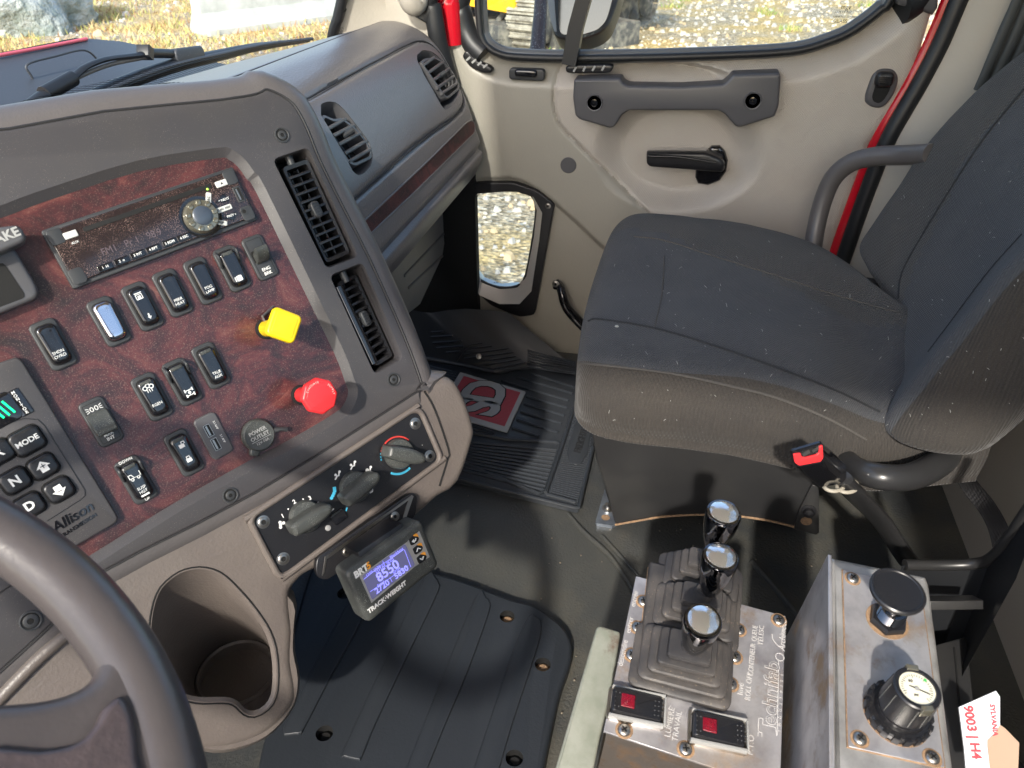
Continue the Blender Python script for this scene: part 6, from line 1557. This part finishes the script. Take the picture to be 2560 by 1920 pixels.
g = B(); a, b_ = Q2.l(2215, 1556); f = Q2.sub(a, b_, .0022); g.lathe(f, [(.017, 0), (.017, .0006)], m_rust, seg=24); g.lathe(f, [(.0152, .0004), (.0152, .006), (.0145, .0072), (.011, .0072)], m_black, seg=6, a0=.35); kb = g.build('push_knob', pb)
g = B(); prf = [(.0108, .006)]
for k in range(5): prf += [(.0108, .007+k*.0022), (.0098, .0081+k*.0022)]
prf += [(.0098, .018), (.0072, .0185), (.0072, .024)]; g.lathe(f, prf, m_chromedark, seg=28)
dc = at(2244, 1478, d=.545); ax = (dc-f.P(0, 0, .02)).normalized(); g.tube([f.P(0, 0, .018), dc-ax*.004], .0052, m_steel, smooth=False, seg=12); g.build('threaded_stem', kb)
kf = Fr(dc, BU, ax.cross(BU)); kf = kf if kf.n.dot(ax) > 0 else Fr(dc, BU, -ax.cross(BU))
kf = Fr(dc, Q2.u, Q2.v)
g = B(); g.lathe(kf, [(.006, -.008), (.014, -.005), (.0182, -.003), (.0192, -.001), (.0192, .0008), (.0182, .0018), (.0168, .0016), (.0162, .0009), (.0003, .0011)], m_black, seg=48); g.build('disc', kb)
# regulator
a, b_ = Q2.l(2238, 1790); f = Q2.sub(a, b_, .0022); g = B()
g.lathe(f, [(.0245, 0), (.0245, .0006)], m_rust, seg=36); g.lathe(f, [(.0232, 0), (.0232, .006), (.022, .0075), (.018, .0078)], m_black, seg=36)
for k in range(18): 
    an_ = 2*math.pi*k/18; g.box(f, .0226*math.cos(an_), .0226*math.sin(an_), .0034, .0048, 0, .0082, m_black, .0006, an_)
rg = g.build('pressure_regulator', pb)
g = B(); g.lathe(f, [(.0185, .0075), (.0180, .0135), (.0172, .0137), (.0172, .0155), (.0180, .016), (.0168, .040), (.0165, .042), (.0155, .043), (.0128, .043), (.0128, .0415)], m_black, seg=40, cap1=False)
for k in range(12): an_ = 2*math.pi*k/12; g.tube([f.P(.0178*math.cos(an_), .0178*math.sin(an_), .017), f.P(.0167*math.cos(an_), .0167*math.sin(an_), .040)], .0005, m_knob, seg=6, smooth=False)
g.build('knob', rg)
g = B(); g.lathe(f, [(.0129, .0425), (.0129, .0415), (.0002, .0415)], m_gaugeface, seg=36, cap0=False)
for k in range(27):
    an_ = R(-225+10*k+180); 
    if k % 1 == 0: g.line(f, [(.0108*math.cos(an_), .0108*math.sin(an_)), ((.0085 if k % 5 == 0 else .0095)*math.cos(an_), (.0085 if k % 5 == 0 else .0095)*math.sin(an_))], .00035, m_bezel, .0418, .0001)
g.line(f, [(-.005, .001), (.0085, -.002)], .0009, m_bezel, .0419, .0001); g.lathe(f, [(.0017, .0416), (.0015, .0424)], m_silver, seg=16); g.text(f, '60', -.004, .005, .0032, m_bezel, h=.0418); g.text(f, 'psi', -.001, -.005, .0028, m_bezel, h=.0418); g.lathe(f, [(.0012, .0417), (.0011, .042)], M('green_marker', (.05, .45, .1), .5), .0065, .0085, 10); g.build('gauge_dial', rg)
g = B()
for sgn, an_ in ((1, R(98)), (-1, R(-72))):
    g.slab(f.sub(.0155*math.cos(an_), .0155*math.sin(an_), 0, an_-math.pi/2), rrect(.0085, .0042, .0006), .036, .0442, m_clear, bev=.0006)
g.build('clear_clip', rg)
for i, ch in enumerate('REGULATOR'): pass

# steel shelf, black tub and papers, lower right
tub = B()
tub.tube([at(2262, 1412, d=.86), at(2350, 1413, d=.86), at(2430, 1410, d=.85), at(2475, 1398, d=.83), at(2520, 1350, d=.79), at(2575, 1270, d=.74), at(2640, 1180, d=.70)], .0065, m_body, seg=12)
def col(px, py, d): return at(px, py, d=d)
m_tub = M('black_tub_plastic', (.008, .009, .011), .5)
rim_ = [col(2255, 1414, .86), col(2350, 1415, .86), col(2430, 1412, .85), col(2475, 1400, .83), col(2520, 1352, .79), col(2575, 1272, .74), col(2640, 1180, .70)]
tub.rings([rim_, [p+Vector((-.02, 0, -.12)) for p in rim_], [p+Vector((-.03, .01, -.30)) for p in rim_]], m_tub, False, False, False)
bt_ = [p+Vector((-.03, .01, -.27)) for p in rim_]; tub.add(bt_+[col(2255, 2100, .95), col(2700, 2100, .85)], [[0, 1, 2, 3, 4, 5, 6, 8, 7]], m_hole)
tag(tub.build('storage_tub', None), 'black plastic storage tub behind the pressure control box', 'tub')
g = B(); g.slab(Fr(at(2385, 1518, d=.80), ray(2458, 1518)-ray(2330, 1518), CU), Fr(at(2385, 1518, d=.80), ray(2458, 1518)-ray(2330, 1518), CU).pts([(2325, 1503), (2459, 1501), (2459, 1524), (2325, 1526)]), -.02, 0, m_body, bev=.001)
tag(g.build('shelf_bracket', None), 'short dark steel bracket bar sticking out beside the pressure box', 'bracket')
g = B(); f = Fr(at(2390, 1700, d=.82), CR, CU*.6+CF*.5); g.slab(f, f.pts([(2340, 1612), (2412, 1592), (2418, 1600), (2440, 1800), (2440, 1990), (2350, 1990)]), -.05, 0, m_body, bev=.002); g.tube([f.P(*f.l(*p), .001) for p in [(2385, 1620), (2400, 1780)]], .001, m_hole, seg=6); tag(g.build('tool_case', None), 'flat black plastic case standing in the tub behind the pressure box', 'case')
def carton(name, L, fr, mat, label, cat, t=.0006): g = B(); g.slab(fr, fr.pts(L), -t, 0, mat); return g
cf = Fr(at(2440, 1810, d=.66), ray(2500, 1730)-ray(2400, 1770), CU*.8+CF*.3)
g = B(); g.slab(cf, cf.pts([(2397, 1768), (2490, 1727), (2500, 1742), (2500, 1812), (2488, 1832), (2468, 1850), (2468, 1862), (2482, 1990), (2420, 1990), (2410, 1870)]), -.002, 0, m_card)
a = cf.l(2421, 1778); b_ = cf.l(2439, 1882); an = math.atan2(b_[1]-a[1], b_[0]-a[0]); c = cf.l(2430, 1830)
g.text(cf, '9003 | H4', c[0], c[1], .0105, m_cardred, ang=an, h=.0003, bold=.03); c = cf.l(2484, 1800); g.text(cf, 'SYLVANIA', c[0], c[1], .0056, m_cardred, ang=an-R(4), h=.0003, bold=.03)
tag(g.build('bulb_box', None), 'torn white bulb box with red 9003 H4 print in the tub', 'bulb box')
kf2 = Fr(at(2510, 1880, d=.69), CR, CU*.9+CF*.2)
g = B(); g.slab(kf2, kf2.pts([(2468, 1850), (2487, 1835), (2500, 1812), (2512, 1820), (2548, 1857), (2543, 1990), (2480, 1990)]), -.001, 0, m_kraft); tag(g.build('cardboard_flap', None), 'brown torn cardboard flap behind the white bulb box', 'cardboard')
# belt webbing strands on the floor behind the seat
g = B(); g.tube([at(2395, 1160, d=1.05), at(2425, 1215, d=1.0), at(2465, 1265, d=.98), at(2495, 1320, d=.95), at(2512, 1385, d=.93)], .012, m_belt, flat=.12, seg=10, up=(-.5, .2, .8))
tag(g.build('belt_strap', None), 'thin grey belt strap hanging behind the seat', 'strap')

# ================================================================ STEERING WHEEL
sc = Vector((.0066, .3437, .6939)); sn = Vector((0, -math.cos(R(65)), math.sin(R(65))))
SW = Fr(sc, (1, 0, 0), sn.cross(Vector((1, 0, 0))))
sw_ = thing('steering_wheel', 'grey leather steering wheel rim and spoke in the lower left foreground', 'steering wheel', tuple(sc))
g = B(); g.tube([SW.P(.22*math.cos(R(10*k)), .22*math.sin(R(10*k)), 0) for k in range(36)], .0163, m_wheel, seg=28, n=4, closed=True, up=None); g.build('rim', sw_, 80)
g = B(); spk = SW.pts([(330, 1600), (262, 1600), (245, 1640), (237, 1680), (215, 1722), (160, 1752), (90, 1768), (0, 1776), (-150, 1790), (-350, 1800), (-350, 2300), (300, 2350), (470, 2200), (460, 2000), (440, 1880), (400, 1730)])
sp2 = ccw([(v.x, v.y) for v in crom([Vector((a, b_, 0)) for a, b_ in spk], 3, True)]); g.slab(SW, sp2, -.012, .013, m_wheel, bev=.011, seg=6); g.build('spoke', sw_, 80)
g = B(); tint_pad = SW.pts([(255, 1775), (300, 1745), (330, 1790), (345, 1900), (350, 2100), (-100, 2150), (-60, 1890), (100, 1880), (190, 1860), (235, 1815)], .013)
tint_pad = ccw([(v.x, v.y) for v in crom([Vector((a, b_, 0)) for a, b_ in tint_pad], 3, True)]); g.slab(SW, tint_pad, .008, .0165, m_wheel2, bev=.004, seg=4); g.build('wine_reflection_pad', sw_, 80)  # raised patch added to carry the painted wine reflection on the spoke
